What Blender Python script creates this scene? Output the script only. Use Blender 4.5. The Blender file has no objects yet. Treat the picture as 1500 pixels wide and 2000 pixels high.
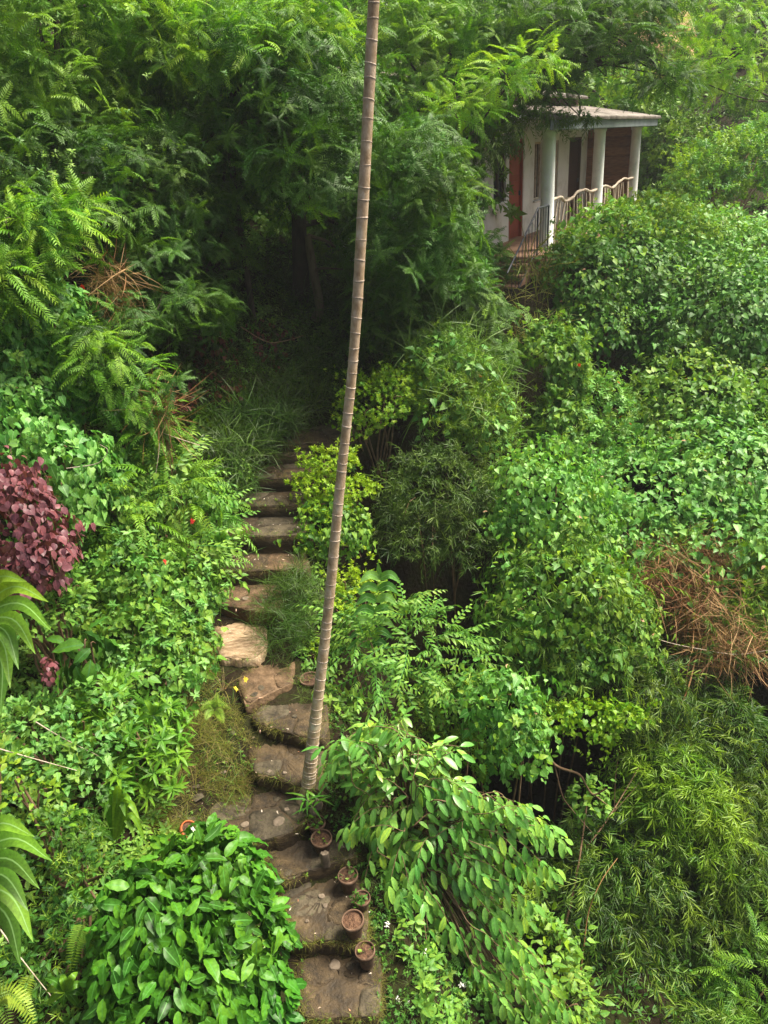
import bpy, math, random
import numpy as np
from mathutils import Matrix, Vector

# ------------------------------------------------------------------ camera, sky, sun, exposure
SC = bpy.context.scene
EYE = 9.0                                   # height of the viewer above datum
PITCH, ROLL, FPX = math.radians(26), math.radians(-4), 1444.0
FW = np.array([0, math.cos(PITCH), -math.sin(PITCH)])
_r0 = np.array([1, 0, 0.]); _u0 = np.array([0, math.sin(PITCH), math.cos(PITCH)])
RT = math.cos(ROLL) * _r0 + math.sin(ROLL) * _u0
UP = -math.sin(ROLL) * _r0 + math.cos(ROLL) * _u0
E0 = np.array([0, 0, EYE])
cam_d = bpy.data.cameras.new('camera'); cam = bpy.data.objects.new('camera', cam_d)
SC.collection.objects.link(cam); SC.camera = cam
cam_d.sensor_fit = 'VERTICAL'; cam_d.sensor_height = 24
cam_d.lens = 24 * FPX / 2000.0
cam_d.clip_start = 0.1; cam_d.clip_end = 400
cam.matrix_world = Matrix(((RT[0], UP[0], -FW[0], 0), (RT[1], UP[1], -FW[1], 0), (RT[2], UP[2], -FW[2], EYE), (0, 0, 0, 1)))

SUN_EL, SUN_AZ = math.radians(60), math.radians(80)   # azimuth clockwise from +Y
w = bpy.data.worlds.new('World'); SC.world = w; w.use_nodes = True
nt = w.node_tree; bgn = nt.nodes['Background']
sky = nt.nodes.new('ShaderNodeTexSky'); sky.sky_type = 'NISHITA'; sky.sun_disc = False
sky.sun_elevation = SUN_EL; sky.sun_rotation = SUN_AZ
sky.air_density = .7; sky.dust_density = 8.0; sky.ozone_density = 0.0
nt.links.new(sky.outputs[0], bgn.inputs[0]); bgn.inputs[1].default_value = 0.075
sl = bpy.data.lights.new('sun', 'SUN'); sun = bpy.data.objects.new('sun', sl); SC.collection.objects.link(sun)
sl.energy = 4.4; sl.angle = math.radians(24); sl.color = (1.0, 0.93, 0.78)
sd = Vector((math.sin(SUN_AZ) * math.cos(SUN_EL), math.cos(SUN_AZ) * math.cos(SUN_EL), math.sin(SUN_EL)))
sun.rotation_euler = sd.to_track_quat('Z', 'Y').to_euler(); sun.location = (0, 0, 40)
vs = SC.view_settings
vs.view_transform = 'Standard'; vs.look = 'None'; vs.exposure = 1.28; vs.gamma = 1.0; vs.use_curve_mapping = False
SC.render.engine = 'CYCLES'
SC.cycles.max_bounces = 5; SC.cycles.diffuse_bounces = 2; SC.cycles.glossy_bounces = 2
SC.cycles.transmission_bounces = 3; SC.cycles.transparent_max_bounces = 4
SC.cycles.use_denoising = True
SC.cycles.sample_clamp_indirect = 4

# ------------------------------------------------------------------ places
def ray(px, py): return FW + (px - 750) / FPX * RT - (py - 1000) / FPX * UP
def P(px, py, y):                            # point on the sight line at distance y down the garden
    d = ray(px, py); return E0 + d * (y / d[1])
def onz(px, py, z):
    d = ray(px, py); return E0 + d * ((z - EYE) / d[2])
def proj(p):
    q = np.atleast_2d(p) - E0; k = q @ FW
    return 750 + FPX * (q @ RT) / k, 1000 - FPX * (q @ UP) / k, k
def mpp(p): return float(proj(p)[2][0]) / FPX   # metres per photograph pixel there

# ------------------------------------------------------------------ object helpers
COL = SC.collection
def tag(o, label=None, cat=None, group=None, kind=None):
    if label: o['label'] = label
    if cat: o['category'] = cat
    if group: o['group'] = group
    if kind: o['kind'] = kind
    return o
def empty(name, loc, label, cat, group=None):
    o = bpy.data.objects.new(name, None); COL.objects.link(o); o.location = [float(c) for c in loc]
    o.empty_display_size = 0.1
    return tag(o, label, cat, group)
def rawmesh(name, V, F, smooth=False, attrs=None):
    """V (n,3); F list of arrays (m,k)"""
    V = np.asarray(V, np.float32); me = bpy.data.meshes.new(name)
    if isinstance(F, np.ndarray): F = [F]
    F = [np.asarray(f, np.int32) for f in F if len(f)]
    me.vertices.add(len(V)); me.vertices.foreach_set('co', V.ravel())
    li = np.concatenate([f.ravel() for f in F]); sz = np.concatenate([np.full(len(f), f.shape[1], np.int32) for f in F])
    me.loops.add(len(li)); me.loops.foreach_set('vertex_index', li)
    me.polygons.add(len(sz)); st = np.concatenate([[0], np.cumsum(sz)[:-1]]).astype(np.int32)
    me.polygons.foreach_set('loop_start', st); me.polygons.foreach_set('loop_total', sz)
    if smooth: me.polygons.foreach_set('use_smooth', np.ones(len(sz), bool))
    me.update(calc_edges=True)
    for k, a in (attrs or {}).items():
        at = me.attributes.new(k, 'FLOAT', 'POINT'); at.data.foreach_set('value', np.asarray(a, np.float32))
    return me
def mobj(name, me, mat, parent=None, loc=None):
    o = bpy.data.objects.new(name, me); COL.objects.link(o)
    if mat and not me.materials: me.materials.append(mat)
    if parent: o.parent = parent
    if loc is not None: o.location = [float(c) for c in loc]
    return o
def org(parent):                              # world position of a thing's origin
    return np.array(parent.location) if parent else np.zeros(3)

def nrm(a): a = np.asarray(a, float); return a / np.maximum(np.linalg.norm(a, axis=-1, keepdims=True), 1e-9)
def basis(y, z):
    y = nrm(y); z = z - (z * y).sum(-1, keepdims=True) * y; z = nrm(z)
    return np.stack([np.cross(y, z), y, z], axis=-1)   # columns

class Tpl:
    def __init__(s, V, F, rib=None, tint=None):
        s.V = np.asarray(V, float); s.F = np.asarray(F, int)
        s.rib = np.ones(len(s.V)) if rib is None else np.asarray(rib, float)
        s.tint = np.zeros(len(s.V)) if tint is None else np.asarray(tint, float)
def join_tpl(items, rng=None, tj=0.0):        # items: (tpl, B(3x3), p, s)
    V, F, R, T = [], [], [], []; n = 0
    for t, B, p, sc in items:
        V.append((t.V * sc) @ np.asarray(B).T + p); F.append(t.F + n); R.append(t.rib)
        T.append(t.tint + (rng.uniform(-tj, tj) if rng is not None else 0)); n += len(t.V)
    return Tpl(np.concatenate(V), np.concatenate(F), np.concatenate(R), np.concatenate(T))
def merge(tpls, idx, Bs, ps, ss, tints):
    V, F, R, T = [], [], [], []; n = 0
    for k, t in enumerate(tpls):
        m = np.where(idx == k)[0]
        if not len(m): continue
        v = np.einsum('mij,vj->mvi', Bs[m], t.V) * ss[m][:, None, None] + ps[m][:, None, :]
        nv = len(t.V)
        f = t.F[None] + (np.arange(len(m)) * nv)[:, None, None] + n
        V.append(v.reshape(-1, 3)); F.append(f.reshape(-1, 3)); n += nv * len(m)
        R.append(np.tile(t.rib, len(m))); T.append((tints[m][:, None] + t.tint[None]).ravel())
    return np.concatenate(V), np.concatenate(F), np.concatenate(R), np.concatenate(T)

def leaf(L, W, fold=.25, droop=.25, st=((.35, 1.),), curl=0.0, notch=0.0, wave=0.0):
    """a leaf along +Y; st = (along, relative half-width) stations; folded along its midrib"""
    V = [(0, 0, 0)]; rib = [0]
    for i_, (a, wd) in enumerate(st):
        z = -droop * L * a * a
        h = wd * W * .5; wv = wave * W * (1 if i_ % 2 else -1)
        V += [(-h, L * a + notch * 0, z + fold * h + wv), (0, L * a, z), (h, L * a, z + fold * h - wv * .7)]; rib += [1, 0, 1]
    V.append((0, L, -droop * L)); rib.append(0); tip = len(V) - 1
    F = [(0, 2, 1), (0, 3, 2)]
    for i in range(len(st) - 1):
        a = 1 + 3 * i; b = a + 3
        F += [(a, a + 1, b + 1), (a, b + 1, b), (a + 1, a + 2, b + 2), (a + 1, b + 2, b + 1)]
    a = 1 + 3 * (len(st) - 1)
    F += [(a, a + 1, tip), (a + 1, a + 2, tip)]
    return Tpl(V, F, rib)
def heart(L, W, fold=.2, droop=.25):
    h = W / 2
    V = [(0, 0, 0), (-.55 * h, -.14 * L, .5 * fold * h), (-h, .18 * L, fold * h), (-.62 * h, .58 * L, fold * .5 * h - droop * .3 * L), (0, L, -droop * L), (0, .35 * L, -.1 * droop * L),
         (.62 * h, .58 * L, fold * .5 * h - droop * .3 * L), (h, .18 * L, fold * h), (.55 * h, -.14 * L, .5 * fold * h)]
    F = [(5, 1, 0), (5, 2, 1), (5, 3, 2), (5, 4, 3), (5, 6, 4), (5, 7, 6), (5, 8, 7), (5, 0, 8)]
    return Tpl(V, F, [0, 1, 1, 1, 0, 0, 1, 1, 1])
def kite(L, W, droop=.2, fold=0.3, at=.4):
    return Tpl([(0, 0, 0), (-W / 2, L * at, W * .5 * fold), (0, L, -droop * L), (W / 2, L * at, W * .5 * fold)], [(0, 2, 1), (0, 3, 2)], [0, 1, 0, 1])
def rz(a): c, s = math.cos(a), math.sin(a); return np.array([[c, -s, 0], [s, c, 0], [0, 0, 1]])
def rx(a): c, s = math.cos(a), math.sin(a); return np.array([[1, 0, 0], [0, c, -s], [0, s, c]])
def ry(a): c, s = math.cos(a), math.sin(a); return np.array([[c, 0, s], [0, 1, 0], [-s, 0, c]])

def frond(rng, L=.4, n=9, ll=.11, lw=.035, droop=.5, ang=1.1, lf=None, stalk=.12, wisp=0.25):
    """pinnate leaf along +Y: paired leaflets off a bending stalk"""
    it = []
    pts = lambda t: np.array([0, L * t, -droop * L * t * t * .6])
    for i in range(n):
        t = stalk + (1 - stalk) * i / (n - 1)
        env = (0.55 + 0.45 * math.sin(math.pi * min(1, .2 + .75 * t))) if i < n - 1 else .6
        for s in (-1, 1):
            a = -s * ang * (1 - .35 * t) + rng.uniform(-.12, .12)
            B = rx(-droop * t * .9) @ rz(a) @ ry(s * rng.uniform(-.1, .35)) @ rx(rng.uniform(-wisp, 0.05))
            it.append((lf or kite(ll, lw), B, pts(t), env * rng.uniform(.85, 1.1)))
    # the stalk
    w2 = .004
    sv = []
    for t in (0, .5, 1): p = pts(t); sv += [p + [-w2, 0, .002], p + [w2, 0, .002]]
    it.append((Tpl(sv, [(0, 1, 3), (0, 3, 2), (2, 3, 5), (2, 5, 4)], [0] * 6), np.eye(3), np.zeros(3), 1))
    return join_tpl(it, rng, .06)
def rosette(rng, leaves, n, up=.5, spread=.5, stem=.1, tj=.1):
    it = []
    for i in range(n):
        a = i * 2.4 + rng.uniform(-.3, .3)
        e = up + rng.uniform(-spread, spread)
        it.append((leaves[rng.randint(len(leaves))], rz(a) @ rx(e), np.array([0, 0, stem * i / n]), rng.uniform(.75, 1.1)))
    return join_tpl(it, rng, tj)
def fan(rng, lf, n, width=1.2, bend=.3):
    it = []
    for i in range(n):
        a = (i - (n - 1) / 2) / n * 2 * width + rng.uniform(-.2, .2)
        it.append((lf, rz(a) @ rx(rng.uniform(-bend, bend)) @ ry(rng.uniform(-.6, .6)), np.array([0, i * .004, 0]), rng.uniform(.7, 1.15)))
    return join_tpl(it, rng, .1)
def twig(rng, lf, n, L, droop=.6, ang=1.0, flat=.3, alt=True):
    """leafy twig along +Y with alternating leaves and a thin stem"""
    it = []; pts = lambda t: np.array([0, L * t, -droop * L * t * t * .6])
    for i in range(n):
        t = .12 + .88 * i / max(1, n - 1)
        s = 1 if i % 2 else -1
        a = -s * ang * (1 - .5 * t) if i < n - 1 else 0
        B = rx(-droop * t) @ rz(a + rng.uniform(-.2, .2)) @ ry(s * flat * rng.uniform(.3, 1.2)) @ rx(rng.uniform(-.5, -.05))
        it.append((lf, B, pts(t), rng.uniform(.75, 1.1) * (.8 + .2 * math.sin(math.pi * t))))
    w2 = .004; sv = []
    for t in (0, .5, 1): p = pts(t); sv += [p + [-w2, 0, .003], p + [w2, 0, .003], p + [0, 0, -.004]]
    F = []
    for k in (0, 3):
        for a, b in ((0, 1), (1, 2), (2, 0)): F += [(k + a, k + b, k + 3 + b), (k + a, k + 3 + b, k + 3 + a)]
    it.append((Tpl(sv, F, [0] * 9), np.eye(3), np.zeros(3), 1))
    return join_tpl(it, rng, .08)

# ------------------------------------------------------------------ materials
def new_mat(name):
    m = bpy.data.materials.new(name); m.use_nodes = True
    n = m.node_tree.nodes; l = m.node_tree.links
    return m, n, l, n['Principled BSDF'], n['Material Output']
def ramp(n, cols, pos=None):
    r = n.new('ShaderNodeValToRGB'); e = r.color_ramp.elements
    pos = pos or [i / (len(cols) - 1) for i in range(len(cols))]
    while len(e) < len(cols): e.new(.5)
    for i, c in enumerate(cols): e[i].position = pos[i]; e[i].color = (*c, 1)
    return r
def leafmat(name, cols, rough=.5, trans=.3, rib=None, spec=.35, hue=.35, pos=None, hscale=.9, vein=0, warm=1.):
    cols = [(c[0] * (1 + .3 * warm), c[1] * 1.02, c[2] * (1 - .5 * warm)) if c[1] > c[0] * 1.2 else c for c in cols]
    m, n, l, bs, out = new_mat(name)
    at = n.new('ShaderNodeAttribute'); at.attribute_name = 'tint'
    oi = n.new('ShaderNodeObjectInfo')
    ad = n.new('ShaderNodeMath'); ad.operation = 'ADD'; l.new(at.outputs['Fac'], ad.inputs[0]); l.new(oi.outputs['Random'], ad.inputs[1])
    pp = n.new('ShaderNodeMath'); pp.operation = 'PINGPONG'; pp.inputs[1].default_value = 1; l.new(ad.outputs[0], pp.inputs[0])
    rp = ramp(n, cols, pos); l.new(pp.outputs[0], rp.inputs[0])
    geo = n.new('ShaderNodeNewGeometry')
    ns = n.new('ShaderNodeTexNoise'); ns.inputs['Scale'].default_value = hscale; ns.inputs['Detail'].default_value = 3
    l.new(geo.outputs['Position'], ns.inputs['Vector'])
    mr = n.new('ShaderNodeMapRange'); mr.inputs[1].default_value = .3; mr.inputs[2].default_value = .7
    mr.inputs[3].default_value = .5 - .04 * hue; mr.inputs[4].default_value = .5 + .035 * hue
    l.new(ns.outputs[0], mr.inputs[0])
    hs = n.new('ShaderNodeHueSaturation'); l.new(mr.outputs[0], hs.inputs['Hue'])
    l.new(rp.outputs[0], hs.inputs['Color'])
    # fine mottling of each leaf
    n2 = n.new('ShaderNodeTexNoise'); n2.inputs['Scale'].default_value = 45; n2.inputs['Detail'].default_value = 2
    l.new(geo.outputs['Position'], n2.inputs['Vector'])
    m2 = n.new('ShaderNodeMapRange'); m2.inputs[1].default_value = .3; m2.inputs[2].default_value = .7; m2.inputs[3].default_value = .78; m2.inputs[4].default_value = 1.22
    l.new(n2.outputs[0], m2.inputs[0]); l.new(m2.outputs[0], hs.inputs['Value'])
    col = hs.outputs[0]
    if rib:
        ra = n.new('ShaderNodeAttribute'); ra.attribute_name = 'rib'
        r2 = ramp(n, [(1, 1, 1), (0, 0, 0)], [0.03, .13]); l.new(ra.outputs['Fac'], r2.inputs[0])
        mx = n.new('ShaderNodeMixRGB'); l.new(r2.outputs[0], mx.inputs[0]); l.new(col, mx.inputs[1]); mx.inputs[2].default_value = (*rib, 1)
        col = mx.outputs[0]
    l.new(col, bs.inputs['Base Color']); bs.inputs['Roughness'].default_value = rough
    bs.inputs['Specular IOR Level'].default_value = spec
    tr = n.new('ShaderNodeBsdfTranslucent')
    g = n.new('ShaderNodeMixRGB'); g.blend_type = 'MULTIPLY'; g.inputs[0].default_value = 1; l.new(col, g.inputs[1]); g.inputs[2].default_value = (1.3, 1.25, .5, 1)
    l.new(g.outputs[0], tr.inputs[0])
    ms = n.new('ShaderNodeMixShader'); ms.inputs[0].default_value = trans
    l.new(bs.outputs[0], ms.inputs[1]); l.new(tr.outputs[0], ms.inputs[2]); l.new(ms.outputs[0], out.inputs[0])
    return m
def solid(name, cols, scale=6, rough=.8, detail=6, bump=.3, bscale=30, dist=.01, spec=.3, coord='Object', stretch=None, pos=None):
    m, n, l, bs, out = new_mat(name)
    tc = n.new('ShaderNodeTexCoord'); src = tc.outputs[coord]
    if stretch:
        mp = n.new('ShaderNodeMapping'); mp.inputs['Scale'].default_value = stretch; l.new(src, mp.inputs[0]); src = mp.outputs[0]
    ns = n.new('ShaderNodeTexNoise'); ns.inputs['Scale'].default_value = scale; ns.inputs['Detail'].default_value = detail; ns.inputs['Roughness'].default_value = .65
    l.new(src, ns.inputs['Vector'])
    rp = ramp(n, cols, pos or [.3 + .4 * i / max(1, len(cols) - 1) for i in range(len(cols))]); l.new(ns.outputs[0], rp.inputs[0])
    oi = n.new('ShaderNodeObjectInfo')
    vr = n.new('ShaderNodeMapRange'); vr.inputs[3].default_value = .8; vr.inputs[4].default_value = 1.2; l.new(oi.outputs['Random'], vr.inputs[0])
    hs = n.new('ShaderNodeHueSaturation'); l.new(rp.outputs[0], hs.inputs['Color']); l.new(vr.outputs[0], hs.inputs['Value'])
    l.new(hs.outputs[0], bs.inputs['Base Color']); bs.inputs['Roughness'].default_value = rough; bs.inputs['Specular IOR Level'].default_value = spec
    nb = n.new('ShaderNodeTexNoise'); nb.inputs['Scale'].default_value = bscale; nb.inputs['Detail'].default_value = 5; l.new(src, nb.inputs['Vector'])
    bp = n.new('ShaderNodeBump'); bp.inputs['Strength'].default_value = bump; bp.inputs['Distance'].default_value = dist
    l.new(nb.outputs[0], bp.inputs['Height']); l.new(bp.outputs[0], bs.inputs['Normal'])
    return m

M = {}
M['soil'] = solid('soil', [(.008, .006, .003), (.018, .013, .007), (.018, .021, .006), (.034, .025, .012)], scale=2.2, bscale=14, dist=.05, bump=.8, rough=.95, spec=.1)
M['red_earth'] = solid('red_earth', [(.22, .13, .06), (.42, .27, .14), (.5, .34, .2)], scale=1.1, bscale=6, dist=.1, bump=.8, rough=.95)
M['tread'] = solid('tread_stone', [(.014, .01, .005), (.038, .025, .011), (.068, .045, .02), (.13, .09, .045)], scale=5, bscale=26, dist=.02, bump=.7, rough=.7, spec=.4, coord='Generated')
M['tread'].node_tree.nodes['Noise Texture'].inputs['Scale'].default_value = 3.2
M['warm_stone'] = solid('warm_stone', [(.04, .025, .012), (.1, .062, .032), (.2, .13, .075)], scale=6, bscale=26, dist=.02, bump=.8, rough=.75)
M['tread_grey'] = solid('tread_stone_grey', [(.02, .016, .01), (.052, .042, .025), (.09, .072, .045), (.045, .05, .02)], scale=7, bscale=26, dist=.02, bump=.8, rough=.75)
M['pale_stone'] = solid('pale_stone', [(.14, .09, .05), (.36, .25, .15), (.55, .43, .29)], scale=7, bscale=22, dist=.02, bump=.8, rough=.8, coord='Object', stretch=(1, 3, 1))
M['riser'] = solid('riser_stone', [(.015, .012, .008), (.04, .032, .02), (.07, .058, .036), (.035, .045, .014)], scale=6, bscale=30, dist=.02, bump=.8)
M['pebble'] = solid('pebble', [(.08, .06, .04), (.16, .125, .09), (.24, .19, .14)], scale=9, bscale=40)
M['bark'] = solid('bark', [(.018, .014, .01), (.05, .038, .025), (.03, .04, .015)], scale=8, bscale=30, dist=.03, bump=.9, stretch=(1, 1, .25))
M['bark_pale'] = solid('bark_pale', [(.07, .05, .03), (.16, .12, .07), (.1, .11, .05)], scale=9, bscale=30, dist=.02, stretch=(1, 1, .3))
M['stem'] = solid('green_stem', [(.06, .1, .03), (.12, .16, .05)], scale=8)
M['twig'] = solid('brown_twig', [(.09, .055, .03), (.18, .11, .06), (.26, .18, .11)], scale=10)
M['orange_twig'] = solid('orange_twig', [(.25, .13, .05), (.38, .22, .09)], scale=10)
M['palm_trunk'] = solid('palm_trunk', [(.27, .18, .095), (.44, .32, .2), (.56, .43, .3), (.68, .6, .48)], scale=7, bscale=40, dist=.006, bump=.6, stretch=(2, 2, 1.2), rough=.65, pos=[.3, .45, .58, .72])
M['palm_scar'] = solid('palm_scar', [(.3, .21, .15), (.44, .35, .27), (.66, .6, .52)], scale=4, rough=.8, coord='Generated')
M['terracotta'] = solid('terracotta', [(.05, .03, .018), (.11, .065, .04), (.2, .13, .09)], scale=7, bscale=30, rough=.85)
M['terracotta_bright'] = solid('terracotta_bright', [(.4, .1, .03), (.5, .15, .05)], scale=5, rough=.7)
M['pot_soil'] = solid('pot_soil', [(.02, .012, .007), (.08, .04, .022), (.16, .09, .05)], scale=26, bscale=60, dist=.02, bump=1)
M['white_wall'] = solid('white_wall', [(.55, .54, .5), (.76, .76, .74), (.8, .8, .78)], scale=2, bscale=20, rough=.8)
M['column_paint'] = solid('column_paint', [(.6, .6, .57), (.8, .8, .78), (.85, .85, .84)], scale=2.4, bscale=20, rough=.6)
M['roof_metal'] = solid('roof_sheet', [(.07, .055, .04), (.2, .17, .14), (.36, .33, .3)], scale=3.5, bscale=20, rough=.6)
M['fascia'] = solid('fascia_paint', [(.12, .14, .15), (.25, .28, .3)], scale=3, rough=.5)
M['red_door'] = solid('red_door', [(.24, .035, .015), (.34, .06, .025)], scale=3, rough=.5)
M['dark_wood'] = solid('dark_wood', [(.035, .018, .012), (.08, .04, .025)], scale=5, rough=.5, stretch=(6, 6, 1))
M['bamboo_screen'] = solid('woven_screen', [(.1, .05, .025), (.22, .11, .055), (.3, .16, .08)], scale=5, stretch=(1, 1, 8), rough=.8)
M['floor_stone'] = solid('floor_cement', [(.2, .11, .07), (.36, .22, .15)], scale=3)
M['rail_wood'] = solid('rail_wood', [(.3, .22, .15), (.55, .45, .35), (.65, .57, .47)], scale=9, bscale=30)
M['iron'] = solid('dark_iron', [(.03, .035, .05), (.07, .08, .1)], scale=9, rough=.4)
m, n, l, bs, out = new_mat('window_glass'); bs.inputs['Base Color'].default_value = (.03, .04, .05, 1); bs.inputs['Roughness'].default_value = .12; M['glass'] = m
M['dead'] = leafmat('dead_leaf', [(.1, .05, .02), (.28, .15, .07), (.42, .28, .16)], rough=.8, trans=.1)
M['straw'] = leafmat('dry_straw', [(.11, .045, .02), (.27, .12, .05), (.22, .14, .05), (.42, .26, .13)], rough=.8, trans=.15)
M['fallen'] = leafmat('fallen_petal', [(.45, .35, .25), (.7, .62, .52), (.5, .22, .12)], rough=.7, trans=.15)
M['red_flower'] = leafmat('red_flower', [(.6, .02, .02), (.75, .05, .04)], rough=.5, trans=.2, hue=0)
M['white_flower'] = leafmat('white_flower', [(.7, .7, .66), (.8, .8, .78)], rough=.6, trans=.2, hue=0)
M['yellow_leaf'] = leafmat('yellow_leaf', [(.6, .45, .03), (.7, .55, .06)], rough=.5, trans=.2, hue=0)
LM = {
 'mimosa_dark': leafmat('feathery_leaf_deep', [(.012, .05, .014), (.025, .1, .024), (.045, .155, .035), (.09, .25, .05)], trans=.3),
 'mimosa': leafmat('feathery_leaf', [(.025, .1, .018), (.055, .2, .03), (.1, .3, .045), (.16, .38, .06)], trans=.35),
 'mimosa_lit': leafmat('feathery_leaf_lit', [(.06, .22, .03), (.12, .36, .05), (.22, .46, .08)], trans=.38),  # brightly lit copy of the feathery leaf, light put into its colour
 'woods': leafmat('woods_leaf', [(.02, .08, .015), (.05, .17, .028), (.1, .26, .045)], trans=.3, hscale=.3, hue=.6),
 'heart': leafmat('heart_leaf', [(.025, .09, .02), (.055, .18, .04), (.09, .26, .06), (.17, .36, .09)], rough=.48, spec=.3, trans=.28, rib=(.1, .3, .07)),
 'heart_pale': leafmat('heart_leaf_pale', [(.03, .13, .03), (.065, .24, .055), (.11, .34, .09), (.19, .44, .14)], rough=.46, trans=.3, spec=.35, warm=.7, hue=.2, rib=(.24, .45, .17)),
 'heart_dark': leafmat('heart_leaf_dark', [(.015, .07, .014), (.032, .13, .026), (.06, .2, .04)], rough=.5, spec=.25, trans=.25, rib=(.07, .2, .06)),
 'lime': leafmat('lime_leaf', [(.08, .26, .02), (.15, .36, .03), (.26, .47, .04)], trans=.35, rough=.5),
 'lime_mid': leafmat('yellow_green_leaf', [(.04, .16, .02), (.09, .27, .03), (.18, .38, .04)], trans=.35, rough=.5),
 'glossy': leafmat('glossy_leaf', [(.012, .065, .01), (.025, .12, .018), (.045, .2, .028), (.08, .28, .04)], rough=.42, trans=.25, rib=(.09, .27, .05), spec=.25),
 'apple': leafmat('drooping_leaf', [(.055, .2, .04), (.1, .31, .07), (.17, .41, .11), (.27, .5, .07)], rough=.36, spec=.55, trans=.3, warm=.6, rib=(.16, .38, .1), pos=[0, .45, .85, 1]),
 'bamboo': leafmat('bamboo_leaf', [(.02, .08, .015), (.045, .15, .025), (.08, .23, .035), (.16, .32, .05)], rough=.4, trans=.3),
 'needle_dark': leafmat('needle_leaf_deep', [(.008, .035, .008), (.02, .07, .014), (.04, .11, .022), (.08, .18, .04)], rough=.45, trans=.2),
 'bamboo_shaded': leafmat('bamboo_leaf_shaded', [(.012, .05, .01), (.028, .1, .016), (.055, .16, .025), (.12, .25, .04)], rough=.42, trans=.25),  # bamboo leaf with the thicket's shade put into its colour
 'bamboo_lit': leafmat('bamboo_leaf_lit', [(.05, .17, .025), (.1, .28, .035), (.18, .38, .05)], rough=.4, trans=.35),  # same bamboo leaf with sunlight put into its colour
 'spear': leafmat('spear_leaf', [(.03, .14, .02), (.07, .24, .03), (.14, .35, .045)], rough=.4, trans=.3, rib=(.15, .35, .08)),
 'grass': leafmat('grass_blade', [(.025, .085, .02), (.05, .14, .03), (.09, .21, .05)], rough=.45, trans=.3),
 'grass_dark': leafmat('grass_blade_deep', [(.014, .05, .014), (.03, .09, .022), (.055, .13, .035)], rough=.4, trans=.3),
 'turf': leafmat('turf_blade', [(.07, .07, .02), (.08, .14, .03), (.14, .2, .04), (.22, .17, .07)], rough=.6, trans=.3),
 'palm': leafmat('palm_leaflet', [(.06, .19, .04), (.1, .3, .05), (.2, .42, .06)], rough=.36, trans=.32, rib=(.28, .5, .16)),
 'fern': leafmat('fern_leaflet', [(.05, .17, .03), (.1, .27, .045), (.2, .38, .07)], rough=.5, trans=.35),
 'red': leafmat('wine_red_leaf', [(.06, .022, .03), (.12, .042, .055), (.19, .075, .09), (.26, .08, .085)], rough=.42, trans=.2, hue=0, rib=(.2, .06, .08)),
 'red_dark': leafmat('brown_red_leaf', [(.05, .015, .012), (.1, .03, .022), (.17, .05, .03)], rough=.5, trans=.2, hue=0),
 'white_bits': M['white_flower'],
}

# ------------------------------------------------------------------ ground
SZ = [('A', 665, 1985, None), ('B', 630, 1835, 1864), ('C', 610, 1700, 1722), ('D', 560, 1615, 1640), ('E', 545, 1522, 1548), ('F', 550, 1425, 1450),
      ('G', 520, 1362, 1378), ('H', 470, 1284, 1300), ('I', 480, 1188, 1215), ('J', 510, 1112, 1140), ('K', 520, 1045, 1078), ('L', 530, 985, 1008),
      ('M', 545, 932, 958), ('N', 560, 888, 905), ('O', 600, 862, 878)]
Z = {}; pathY, pathX, rampZ = [], [], []
zc = EYE - 7.2
for nme, px, yt, yb in SZ:
    prev = zc
    if yb:
        q = onz(px, yb, zc); d = ray(px, yt); zc = EYE + d[2] * q[1] / d[1]
    q = onz(px, yt, zc); Z[nme] = zc
    pathY.append(q[1]); pathX.append(q[0]); rampZ.append(prev - (0.14 if not yb else -0.045))
pathX[-1] -= .1
XP_Y = np.array([-5, 2] + pathY + [13, 15, 17, 30, 60]); XP_X = np.array([-.6, -.6] + pathX + [.3, 2.0, 3.3, 9, 15])
ZP_Y = np.array([-5, 3.5] + pathY + [12.8, 15, 17.2, 24, 60]); ZP_Z = np.array([1.4, 1.45] + rampZ + [Z['O'] - .02, Z['O'] + .9, EYE - 2.5, EYE - 2.5, EYE - 2.5])
LZ_Y = np.array([-5, 3.5, 8, 12, 17, 24, 32, 60]); LZ_Z = EYE + np.array([-7.4, -7.2, -5.95, -4.45, -3.7, -2.4, 0.5, 20])
HB1 = onz(1066, 487, EYE - 2.25); HB3 = onz(1231, 418, EYE - 2.25)
HU = (HB3 - HB1) * [1, 1, 0]; HL = float(np.linalg.norm(HU)); HU /= HL; HV = np.array([-HU[1], HU[0], 0])
def sstep(a, b, x): t = np.clip((x - a) / (b - a), 0, 1); return t * t * (3 - 2 * t)
def fnoise(x, y, z=0, s=1.0):
    return (np.sin(x * 1.7 * s + 1.3 * np.sin(y * 1.1 * s + z)) + np.sin(y * 2.3 * s + 1.7 * np.sin(x * .9 * s + 2 * z + 1)) + np.sin((x + y) * 3.1 * s + 2.1 * z + np.sin(z * 3.7 * s))) / 3
HOLLOWS = [P(890, 1150, 11.6), P(800, 1130, 11.4), P(1130, 1490, 8.5), P(1210, 1500, 8.5), P(1440, 1340, 9.8), P(1480, 1400, 9.4), P(1215, 735, 15.5), P(1070, 1120, 11.6), P(1060, 780, 14.6), P(980, 1330, 9.6), P(1420, 1870, 6.5), P(1090, 1640, 7.8), P(1275, 610, 17.2), P(1040, 800, 14.2), P(1190, 1340, 9.6), P(1330, 885, 13.9), P(1400, 735, 15.9), P(1230, 620, 17), P(1050, 1280, 10), P(1480, 1330, 10), P(950, 1180, 11.0), P(840, 1100, 11.6), P(1180, 1450, 8.6), P(1450, 1400, 9.3), P(930, 1100, 11.7)]
PITS = [(p[0], p[1]) for p in HOLLOWS]
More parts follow.
